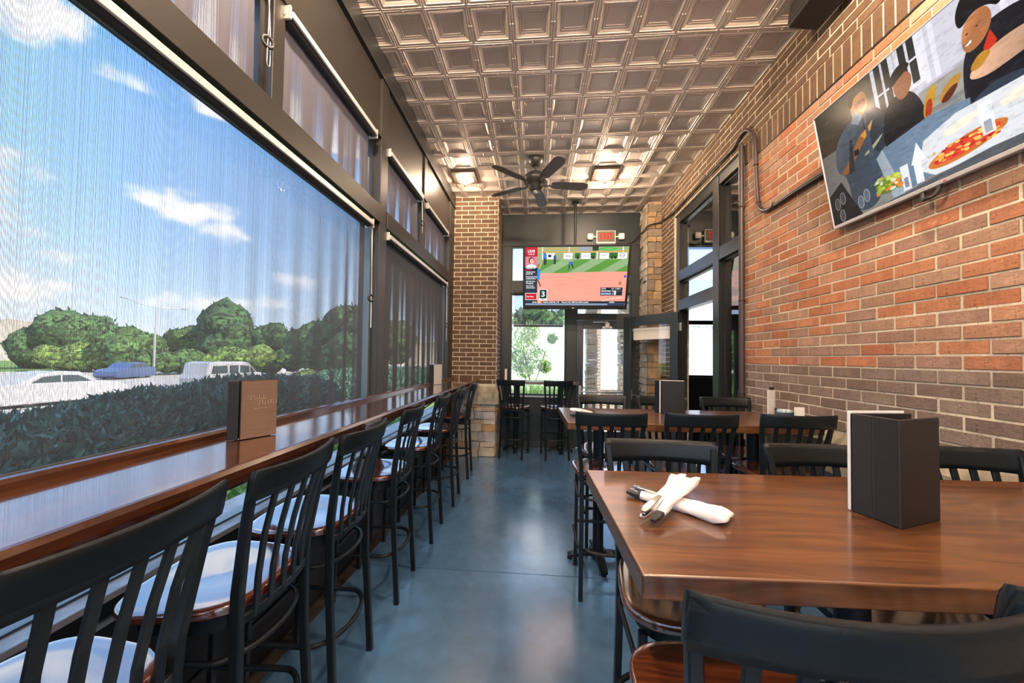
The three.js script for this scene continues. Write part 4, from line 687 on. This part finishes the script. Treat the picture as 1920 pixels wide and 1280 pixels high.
function napkinRoll(label, ax, az, bx_, bz, y0, y1, roll) {   // a (cutlery end) to b (folded end)
  const t = thing('napkin_roll', label, 'napkin roll', [ax, y0, az]); const L = Math.hypot(bx_ - ax, bz - az); t.rotation.set(0, Math.atan2(-(bz - az), bx_ - ax), 0, 'YXZ'); t.rotation.z = Math.atan2(y1 - y0, L);
  const lobe = (dz, r0, r1) => { const pos = [], idx = [], N = 14, K = 12; for (let i = 0; i <= N; i++) { const s = i / N, x = .045 + (L - .045) * s, fl = smooth(.55, 1, s), ry = mix(mix(r0, r1, s), r1 * 1.15, fl), rz = mix(mix(r0, r1, s), r1 * 1.3, fl); for (let k = 0; k < K; k++) { const a = k / K * 2 * Math.PI, n = 1 + .07 * Math.sin(a * 3 + s * 9 + dz * 200) + (noise3(x * 60, Math.cos(a) * 2 + 7, Math.sin(a) * 2 + 3) - .5) * .26; pos.push(x + (i === N ? .018 * Math.sin(a * 2 + 1) : 0), r0 + (ry - r0) * .6 + Math.sin(a) * ry * n * (1 - .12 * fl), dz * (1 + .4 * fl) + Math.cos(a) * rz * n); } } for (let i = 0; i < N; i++) for (let k = 0; k < K; k++) { const a = i * K + k, b = i * K + (k + 1) % K; idx.push(a, a + K, b, b, a + K, b + K); } for (let k = 1; k < K - 1; k++) { idx.push(0, k, k + 1); idx.push(N * K, N * K + k + 1, N * K + k); } const g = new THREE.BufferGeometry(); g.setAttribute('position', new THREE.Float32BufferAttribute(pos, 3)); g.setIndex(idx); g.computeVertexNormals(); return uvm(g); };
  mesh('napkin', [lobe(-.0145, .012, .0155), lobe(.0145, .012, .0155)], M.napkin, t);
  const handle = (dz, y, x, r) => sweep([[x, y, dz], [x + .02, y, dz], [x + .06, y, dz], [x + .10, y, dz]], [.012, .022, .019, .012], [.008, .011, .010, .006], [0, 0, 1]);
  mesh('knife', handle(.015, .011, 0, 0), M.black, t); mesh('fork', handle(-.013, .010, -.004, 0), M.chrome, t); mesh('spoon', handle(-.012, .022, .006, 0), M.chrome, t);
}
napkinRoll('white napkin roll lying flat under the other, near table', .292, -1.155, .487, -.985, TT + .0005, TT + .0005);
napkinRoll('white napkin roll lying on top, cutlery handles towards the aisle, near table', .283, -.945, .452, -1.135, TT + .006, TT + .046);
napkinRoll('white napkin roll at the aisle end of the far table', .245, -2.66, .44, -2.60, TT + .0005, TT + .0005);
napkinRoll('second napkin roll across the first on the far table', .42, -2.735, .27, -2.56, TT + .006, TT + .04);
{
  const s = thing('sign_holder', 'clear acrylic card holder with metal clips on the far table', 'sign holder', [1.745, TT, -2.83], .58);
  mesh('card', rb2(-.052, .052, .02, .205, -.002, .002, .001), std({ map: canvasTex(128, 224, (g) => { g.fillStyle = '#f6f7f4'; g.fillRect(0, 0, 128, 224); g.fillStyle = '#9aa39c'; for (let y = 26; y < 160; y += 13) g.fillRect(16, y, 60 + rnd() * 36, 3); g.fillStyle = '#c99a3c'; g.fillRect(40, 172, 30, 30); g.fillStyle = '#54795a'; g.fillRect(72, 182, 26, 22); }), roughness: .5 }), s);
  mesh('holder', [b2(-.056, .056, .012, .21, .0035, .0055), b2(-.056, .056, .012, .21, -.0055, -.0035)], M.acrylic, s); mesh('base', [tube([[-.05, .006, .04], [-.045, .010, 0], [-.05, .006, -.04]], .004, 12, 6), tube([[.05, .006, .04], [.045, .010, 0], [.05, .006, -.04]], .004, 12, 6), b2(-.05, .05, .006, .012, -.006, .006)], M.chrome, s); mesh('clip', [rb(.02, .02, .012, .003, -.012, .216, 0), rb(.02, .02, .012, .003, .018, .214, 0)], M.black, s);
  const c = thing('sugar_caddy', 'dark caddy of sweetener packets against the brick wall on far table', 'caddy', [1.80, TT, -2.775], .1); mesh('tray', [b2(-.05, .05, 0, .006, -.03, .03), b2(-.05, .05, .006, .05, .026, .03), b2(-.05, .05, .006, .05, -.03, -.026), b2(-.05, -.046, .006, .05, -.026, .026), b2(.046, .05, .006, .05, -.026, .026)], std({ color: lin(.045, .07, .10), roughness: .3 }), c);
  for (let i = 0; i < 5; i++) mesh('packet', rb(.012, .062, .042, .002, -.034 + i * .017, .037, 0), i % 2 ? M.paper : std({ color: lin(.42, .60, .72), roughness: .6 }), c);
  const k = thing('table_card', 'small white folded table card by the brick wall on far table', 'card', [1.845, TT, -2.69], .15); mesh('card_front', rb2(-.03, .03, 0, .098, .009, .0115, .001), M.paper, k); mesh('card_back', rb2(-.03, .03, 0, .096, -.009, -.0065, .001), M.paper, k);
  const p = thing('pepper_shaker', 'small dark shaker between the sign holder and caddy', 'shaker', [1.79, TT, -2.86]); mesh('body', lathe([[0, 0], [.016, 0], [.017, .03], [.014, .055], [0, .055]], 16), M.carGlass, p); mesh('cap', lathe([[0, .055], [.0145, .055], [.014, .066], [0, .072]], 16), M.black, p);
}

// ---------------------------------------------------------------- outdoors
const GRADE = .38, LOT = -1.0;
{
  const g = struct('ground');
  mesh('lawn', b2(-7.5, -1.545, GRADE - .2, GRADE, -30, 12), M.lawn, g); mesh('lawn_slope', sweep([[-7.5, GRADE - .02, -10], [-10, LOT - .02, -10]], 60, .04, [0, 0, 1]), M.lawn, g);
  mesh('parking_lot', b2(-62, -9.8, LOT - .2, LOT, -46, 20), M.asphalt, g); mesh('far_field', b2(-240, -62, LOT - .25, LOT + .05, -160, 40), M.lawn, g);
  mesh('end_terrace', b2(-1.75, 30, -.4, -.06, -20, -6.36), M.paving, g); mesh('end_field', b2(-38, 120, LOT - .3, LOT - .05, -160, -20), M.paving, g); mesh('unseen_back_terrace', b2(-1.75, 30, -.4, -.06, 2.92, 26), M.paving, g); mesh('side_terrace', b2(7.3, 30, -.4, -.06, -6.4, 3), M.paving, g); mesh('under_building', b2(-1.75, 7.3, -.5, -.17, -6.36, 2.92), M.soil, g);  // back terrace out of view; its sunlit paving bounces daylight onto the ceiling
  mesh('unseen_roof', b2(-1.75, 7.5, CEIL + .26, CEIL + .5, -6.5, 3.05), M.trim, g);  // roof slab out of view, keeps the sun off the rooms and hedge
}
let lastLeaves;
function leaves(n, place, mat, s0, s1, name = 'foliage') {
  const sh = new THREE.Shape(); sh.moveTo(0, 0); sh.quadraticCurveTo(.34, .35, 0, 1); sh.quadraticCurveTo(-.34, .35, 0, 0);
  const g = new THREE.ShapeGeometry(sh, 3), p = g.attributes.position; for (let i = 0; i < p.count; i++) p.setZ(i, -.35 * p.getY(i) ** 2 + .5 * Math.abs(p.getX(i))); g.computeVertexNormals();
  const im = new THREE.InstancedMesh(g, mat, n), m = new THREE.Matrix4(), q = new THREE.Quaternion(), e = new THREE.Euler(); im.name = name; im.userData.kind = 'stuff'; im.castShadow = im.receiveShadow = true; const c = new THREE.Color();
  for (let i = 0; i < n; i++) { const [x, y, z] = place(i), s = rr(s0, s1); e.set(rr(-1.2, 1.2), rr(0, 6.28), rr(-1.2, 1.2)); q.setFromEuler(e); m.compose(new THREE.Vector3(x, y, z), q, new THREE.Vector3(s, s, s)); im.setMatrixAt(i, m); im.setColorAt(i, c.setScalar(rr(.55, 1.35))); }
  return lastLeaves = im;
}
{
  const t = thing('hedge', 'long dark green clipped hedge outside the big shaded window', 'hedge', [-4.75, GRADE, -8]);
  const top = (z) => .56 - .40 * smooth(-4.3, -2.4, z) + .06 * Math.sin(z * 1.9) + .03 * Math.sin(z * 5.3);   // height at world z, above grade
  const N = 60, pos = [], idx = [], sec = (z) => { const h = top(z); return [[-.85, 0], [-.95, h * .5], [-.82, h * .86], [-.4, h * .98], [.2, h], [.62, h * .88], [.82, h * .5], [.75, 0]]; };
  for (let i = 0; i <= N; i++) { const z = -16 + 17 * i / N; for (const [x, y] of sec(z)) pos.push(x + (noise3(z * 3, y * 4, x) - .5) * .1, y, z + 8); }
  for (let i = 0; i < N; i++) for (let k = 0; k < 7; k++) { const a = i * 8 + k; idx.push(a, a + 1, a + 8, a + 1, a + 9, a + 8); }
  const g = new THREE.BufferGeometry(); g.setAttribute('position', new THREE.Float32BufferAttribute(pos, 3)); g.setIndex(idx); g.computeVertexNormals(); mesh('hedge_core', uvm(g), phy({ color: lin(.025, .06, .045), roughness: .9, side: THREE.DoubleSide }), t);
  t.add(leaves(26000, () => { const z = -16 + 17 * Math.pow(rnd(), .62), s = sec(z), k = rnd() * 5.2 + 1.6, i = Math.min(6, Math.floor(k)), f = k - i; return [mix(s[i][0], s[i + 1][0], f) + rr(-.03, .06), mix(s[i][1], s[i + 1][1], f) + rr(-.03, .07), z + 8]; }, M.leafDark, .07, .15));
}
tag(leaves(9000, () => { const x = -1.62 - 1.9 * rnd() ** 1.5; return [x, GRADE + rr(-.02, .14), -5.9 * rnd() + .4]; }, M.leafLight, .05, .12, 'ground_cover'), 'low leafy ground cover between the window ledge and hedge', 'ground cover', undefined, 'stuff'); scene.add(lastLeaves);
function crown(blobs, mat, parent, d = 4) {
  const l = blobs.map(([x, y, z, r, k = 1]) => { let g = new THREE.IcosahedronGeometry(1, d); g.deleteAttribute('uv'); g.deleteAttribute('normal'); g = mergeVertices(g, 1e-4); const p = g.attributes.position, s = rnd() * 50; for (let i = 0; i < p.count; i++) { const a = p.getX(i), b = p.getY(i), c = p.getZ(i), n = .74 + .34 * noise3(a * 2.2 + s, b * 2.2, c * 2.2) + .26 * noise3(a * 6 + s, b * 6, c * 6) + .16 * noise3(a * 15 + s, b * 15, c * 15); p.setXYZ(i, x + a * r * n, y + b * r * k * n, z + c * r * n); } g.computeVertexNormals(); return g; });
  const R = blobs.reduce((m, b) => Math.max(m, b[3]), 0); parent.add(leaves(190 * blobs.length, () => { const b = blobs[Math.floor(rnd() * blobs.length)], a = rnd() * 6.28, q = Math.acos(rr(-.6, 1)), f = b[3] * rr(.86, 1.06); return [b[0] + Math.sin(q) * Math.cos(a) * f, b[1] + Math.cos(q) * f * (b[4] ?? 1), b[2] + Math.sin(q) * Math.sin(a) * f]; }, mat, R * .16, R * .34, 'leaf_sprays'));
  return mesh('foliage', uvm(merge(l)), mat, parent);
}
function tree(label, px, z, h, w, mat, group, low = .12) {   // px: bearing as x / depth
  const x = px * -z, t = thing('tree', label, 'tree', [x, LOT, z], rnd() * 6, group); const b = [];
  for (let i = 0; i < 9; i++) { const y = mix(low + .18, .86, rnd()), a = rnd() * 6.28, q = Math.sin(Math.PI * clamp((y - low) / (1 - low))) * .55 + .1; b.push([Math.cos(a) * w * .5 * q, y * h, Math.sin(a) * w * .5 * q, w * rr(.2, .34), rr(.8, 1.1)]); } b.push([0, h * .8, 0, w * .26, 1]);
  mesh('trunk', cyl(.10 + h * .012, .16 + h * .016, h * .6, 0, h * .3, 0, 10), M.bark, t); crown(b, mat, t, 3); return t;
}
{
  const B = (u) => (u - 1006) / 675;
  const G = 'trees beyond the parking lot';
  [['tall dark tree at the left edge, behind the white sedan', 45, -47, 6.4, 9, M.tree2], ['darker tree left of the light pole', 172, -42, 5.0, 5.5, M.tree1], ['tallest broad dark tree behind the white van', 378, -46, 7.9, 8.5, M.tree2], ['round dark tree right of the tallest broad tree', 478, -48, 6.3, 5, M.tree2], ['dark tree left of the tallest broad tree', 318, -50, 6.2, 6, M.tree1], ['big dark tree at the right side of the large shade', 590, -36, 5.4, 6.5, M.tree2], ['dark tree near the right edge of the large shade', 655, -33, 6.3, 6, M.tree2], ['dark tree by the wide window post', 705, -40, 6.4, 6, M.tree1]].forEach(([l, u, z, h, w, m]) => tree(l, B(u), z, h, w, m, G));
  const G2 = 'light green bushes beyond the parking lot';
  [['light green bush behind the roof of the white sedan', 50, -40, 3.6, 7], ['light green bush under the darker tree by the light pole', 150, -44, 3.0, 7], ['green bush between the two parked white cars', 265, -38, 3.1, 7], ['light green bush right behind the white van', 415, -36, 3.4, 8], ['low green bush right of the white van', 485, -38, 2.6, 6], ['pale bush low at the right of the large shade', 570, -24, 1.5, 4]].forEach(([l, u, z, h, w], i) => { const t = thing('bush', l, 'bush', [B(u) * -z, LOT, z], i, G2), b = []; for (let k = 0; k < 7; k++) b.push([rr(-.4, .4) * w, h * rr(.35, .62), rr(-.2, .2) * w, h * rr(.32, .42), .9]); crown(b, i === 2 ? M.tree1 : M.tree3, t, 3); });
  const hl = struct('hills'); const pos = [], idx = [], N = 48; for (let i = 0; i <= N; i++) { const a = mix(-2.75, -1.25, i / N), R = 150, h = 5.5 + 3 * noise3(i * .4, 3, 2) + 1.5 * Math.sin(i * .3); pos.push(Math.cos(a) * R, LOT - 1, Math.sin(a) * R, Math.cos(a) * R * 1.05, h, Math.sin(a) * R * 1.05, Math.cos(a) * R * 1.25, LOT - 1, Math.sin(a) * R * 1.25); } for (let i = 0; i < N; i++) for (let k = 0; k < 2; k++) { const a = i * 3 + k; idx.push(a, a + 3, a + 1, a + 1, a + 3, a + 4); } const g = new THREE.BufferGeometry(); g.setAttribute('position', new THREE.Float32BufferAttribute(pos, 3)); g.setIndex(idx); g.computeVertexNormals(); mesh('hillside', uvm(g), std({ color: lin(.42, .36, .27), roughness: 1, side: THREE.DoubleSide }), hl);
  const p = thing('light_pole', 'faint parking-lot light pole with two curved arms beyond the hedge', 'light pole', [B(230) * 35, LOT, -35]); mesh('pole', cyl(.07, .11, 7.4, 0, 3.7, 0, 12), M.nickel, p); mesh('arm', [tube([[0, 7.3, 0], [.5, 7.25, -.8], [.9, 7.35, -1.9]], .05, 16, 6), tube([[0, 7.3, 0], [-.5, 7.45, .8], [-.9, 7.9, 2.0]], .05, 16, 6)], M.nickel, p); mesh('lamp_head', [rb(.3, .12, .6, .04, 1.0, 7.36, -2.1), rb(.3, .12, .6, .04, -1.0, 7.95, 2.2)], M.nickel, p);
}
function car(name, label, cat, x, z, turn, o) {        // side profile swept across the width; length along z, nose to -z
  const t = thing(name, label, cat, [x, LOT, z], turn), w = o.w, prof = (p, wd, bev) => flat(ext(p.map(([a, b]) => [-a, b]), wd - 2 * bev, bev).rotateY(Math.PI / 2)).translate(-wd / 2 + bev, 0, 0);
  mesh('body', prof(o.body, w, .07), o.mat, t); mesh('cabin', prof(o.cabin, w - .22, .10), o.mat, t);
  for (const win of o.wins) mesh('window', prof(win, w - .10, .004), M.carGlass, t);
  for (const c of o.wheels) for (const s of [-1, 1]) { const q = sub('wheel', t, [s * (w / 2 - .12), o.r, -c]); mesh('tyre', new THREE.TorusGeometry(o.r - .09, .10, 10, 24).rotateY(Math.PI / 2), M.tyre, q); mesh('rim', new THREE.CylinderGeometry(o.r - .13, o.r - .13, .16, 20).rotateZ(Math.PI / 2), M.nickel, q); }
  return t;
}
const sedan = { w: 1.8, r: .33, mat: M.carWhite, wheels: [1.38, -1.32], body: [[-2.3, .35], [-2.36, .75], [-2.2, .98], [-1.2, 1.0], [.9, .98], [1.9, .86], [2.3, .68], [2.34, .4], [2.1, .22], [-2.2, .22]], cabin: [[-1.75, .95], [-1.05, 1.38], [-.3, 1.47], [.35, 1.42], [1.15, .95]], wins: [[[-1.45, 1.0], [-1.0, 1.32], [-.42, 1.38], [-.38, 1.0]], [[-.28, 1.0], [-.3, 1.38], [.25, 1.35], [.85, 1.0]]] };
const van = { w: 1.95, r: .36, mat: M.carWhite, wheels: [1.45, -1.45], body: [[-2.45, .4], [-2.5, .9], [-2.42, 1.12], [1.5, 1.1], [2.3, .98], [2.5, .7], [2.46, .35], [-2.3, .28]], cabin: [[-2.4, 1.08], [-2.25, 1.78], [-1.9, 1.86], [.3, 1.86], [.75, 1.78], [1.55, 1.08]], wins: [[[-2.2, 1.2], [-2.08, 1.68], [-1.1, 1.7], [-1.05, 1.2]], [[-.85, 1.2], [-.85, 1.7], [-.2, 1.7], [-.2, 1.2]], [[0, 1.2], [0, 1.7], [.38, 1.66], [.72, 1.62], [.75, 1.2]], [[.9, 1.2], [.88, 1.56], [1.3, 1.2]]] };
car('car', 'white sedan parked beyond the left end of the hedge', 'car', -23.0, -15.6, Math.PI, sedan);
car('car', 'white van with dark windows parked beyond the hedge', 'van', -21.3, -23.4, Math.PI, van);
car('car', 'small dark blue car far away between the parked white cars', 'car', -39, -31.5, .3, { ...sedan, mat: M.carBlue });
{ // beyond the end window and door
  const s = thing('shrub', 'young leafy shrub in sun beyond the end window', 'shrub', [-.25, -.06, -9]); mesh('stem', [tube([[.1, 0, 0], [.12, .6, 0], [.05, 1.1, .05], [-.1, 1.8, 0]], .022, 20, 6), tube([[.1, .7, 0], [.3, 1.2, .1], [.45, 1.7, 0]], .014, 12, 6), tube([[.1, .8, 0], [-.2, 1.3, -.1], [-.45, 1.8, 0]], .014, 12, 6)], M.bark, s);
  const cl = [[-.35, 1.9, 0, .42], [.0, 1.75, .1, .36], [-.3, 1.45, 0, .30], [.25, 1.5, 0, .32], [.1, 2.15, 0, .25], [-.05, 1.25, 0, .24], [.45, 1.3, 0, .16], [.62, 2.0, 0, .12]]; s.add(leaves(2600, () => { const c = cl[Math.floor(rnd() * cl.length)], a = rnd() * 6.28, b = Math.acos(rr(-1, 1)), r = c[3] * Math.cbrt(rnd()); return [c[0] + Math.sin(b) * Math.cos(a) * r, c[1] + Math.cos(b) * r, c[2] + Math.sin(b) * Math.sin(a) * r]; }, M.leafLight, .06, .12));
  const g = thing('ornamental_grass', 'bright green clump of ornamental grass below the end window', 'grass', [.15, -.06, -8.1]), N = 1500, bl = new THREE.PlaneGeometry(.012, 1, 1, 5); { const p = bl.attributes.position; for (let i = 0; i < p.count; i++) { const y = p.getY(i) + .5; p.setXYZ(i, p.getX(i) * (1 - y * .8), y - .12 * y * y, .45 * y * y); } bl.computeVertexNormals(); }
  const im = new THREE.InstancedMesh(bl, M.blade2, N), m = new THREE.Matrix4(), e = new THREE.Euler(), q = new THREE.Quaternion(); im.name = 'grass_blades'; im.userData.kind = 'stuff'; for (let i = 0; i < N; i++) { e.set(rr(-.1, .3), rr(0, 6.28), 0, 'YXZ'); q.setFromEuler(e); const h = rr(.85, 1.5); m.compose(new THREE.Vector3(rr(-.6, .62), 0, rr(-.3, .3)), q, new THREE.Vector3(1, h, h)); im.setMatrixAt(i, m); } g.add(im);
  const d = copyless('dry_grass', 'pale feathery grass behind the green clump', 'grass', [-.4, -.06, -8.9]); function copyless(n, l, c, p) { return thing(n, l, c, p); } const im2 = new THREE.InstancedMesh(bl, M.dry, 700); im2.name = 'grass_blades'; im2.userData.kind = 'stuff'; for (let i = 0; i < 700; i++) { e.set(rr(-.1, .5), rr(0, 6.28), 0, 'YXZ'); q.setFromEuler(e); const h = rr(.6, 1.3); m.compose(new THREE.Vector3(rr(-.6, 1.2), 0, rr(-.3, .3)), q, new THREE.Vector3(.7, h, h)); im2.setMatrixAt(i, m); } d.add(im2);
  const wl = struct('garden_wall'); mesh('wall_panel', [b2(-2.6, 9, -.1, 2.75, -15.3, -15)], M.whiteWall, wl); mesh('coping', b2(-2.7, 9.1, 2.75, 2.86, -15.4, -14.9), M.ledge, wl);
  const G = 'trees behind the garden wall'; [-.155, -.095, -.035, .02, .075, .14].forEach((b, i) => tree('green tree behind the white garden wall, ' + ['leftmost', 'second from left', 'third from left', 'fourth from left', 'fifth from left', 'rightmost'][i], b, -36 - (i % 3) * 2, 6.7 + (i * 37 % 5) * .35, 5.2, [M.tree1, M.tree2, M.tree1][i % 3], G));
  for (const [x, z, wd, l, b] of [[1.17, -7.95, .22, 'pale ledgestone pier outside the glass door, left', 1], [1.86, -7.6, .34, 'pale ledgestone pier outside the glass door, right', 0]]) { const t = thing('stone_pier', l, 'pier', [x, -.06, z]), st = []; let y = 0; while (y < 3.2) { const H = rr(.07, .15); st.push(stone(wd, H - .008, .3, rr(-.012, .012), y + H / 2, 0, [[.62, .57, .48], [.55, .48, .38], [.66, .62, .55]][Math.floor(rnd() * 3)])); y += H; } mesh('stones', st, ANY, t).userData.kind = 'stuff'; if (b) { const br = []; for (let k = 0; k < 46; k++) br.push(paint(brickGeoX[k % 4].clone().scale(.5, 1, 1).translate(wd / 2 + .05, .034 + k * BH, 0), [.62, .55, .46])); mesh('bricks', br, ANY, t).userData.kind = 'stuff'; } }
  const b = thing('bench', 'white bench on a low stone wall outside the glass door', 'bench', [1.52, -.06, -8.3], .12); mesh('seat', rb2(-.45, .45, .86, .92, -.2, .2, .01), M.whiteWall, b); mesh('backrest', [rb2(-.42, .42, 1.0, 1.05, -.2, -.17, .005), rb2(-.42, .42, 1.1, 1.15, -.2, -.17, .005), rb2(-.42, .42, 1.2, 1.25, -.2, -.17, .005)], M.whiteWall, b); const st = []; for (let y = 0; y < .8; y += .13) for (let x = -.42; x < .4; x += .21) st.push(stone(.2, .122, .3, x + .1 + (y > .3 ? .02 : 0), y + .065, 0, [.60, .54, .44])); mesh('stones', st, ANY, b).userData.kind = 'stuff';
}
renderer.render(scene, camera);
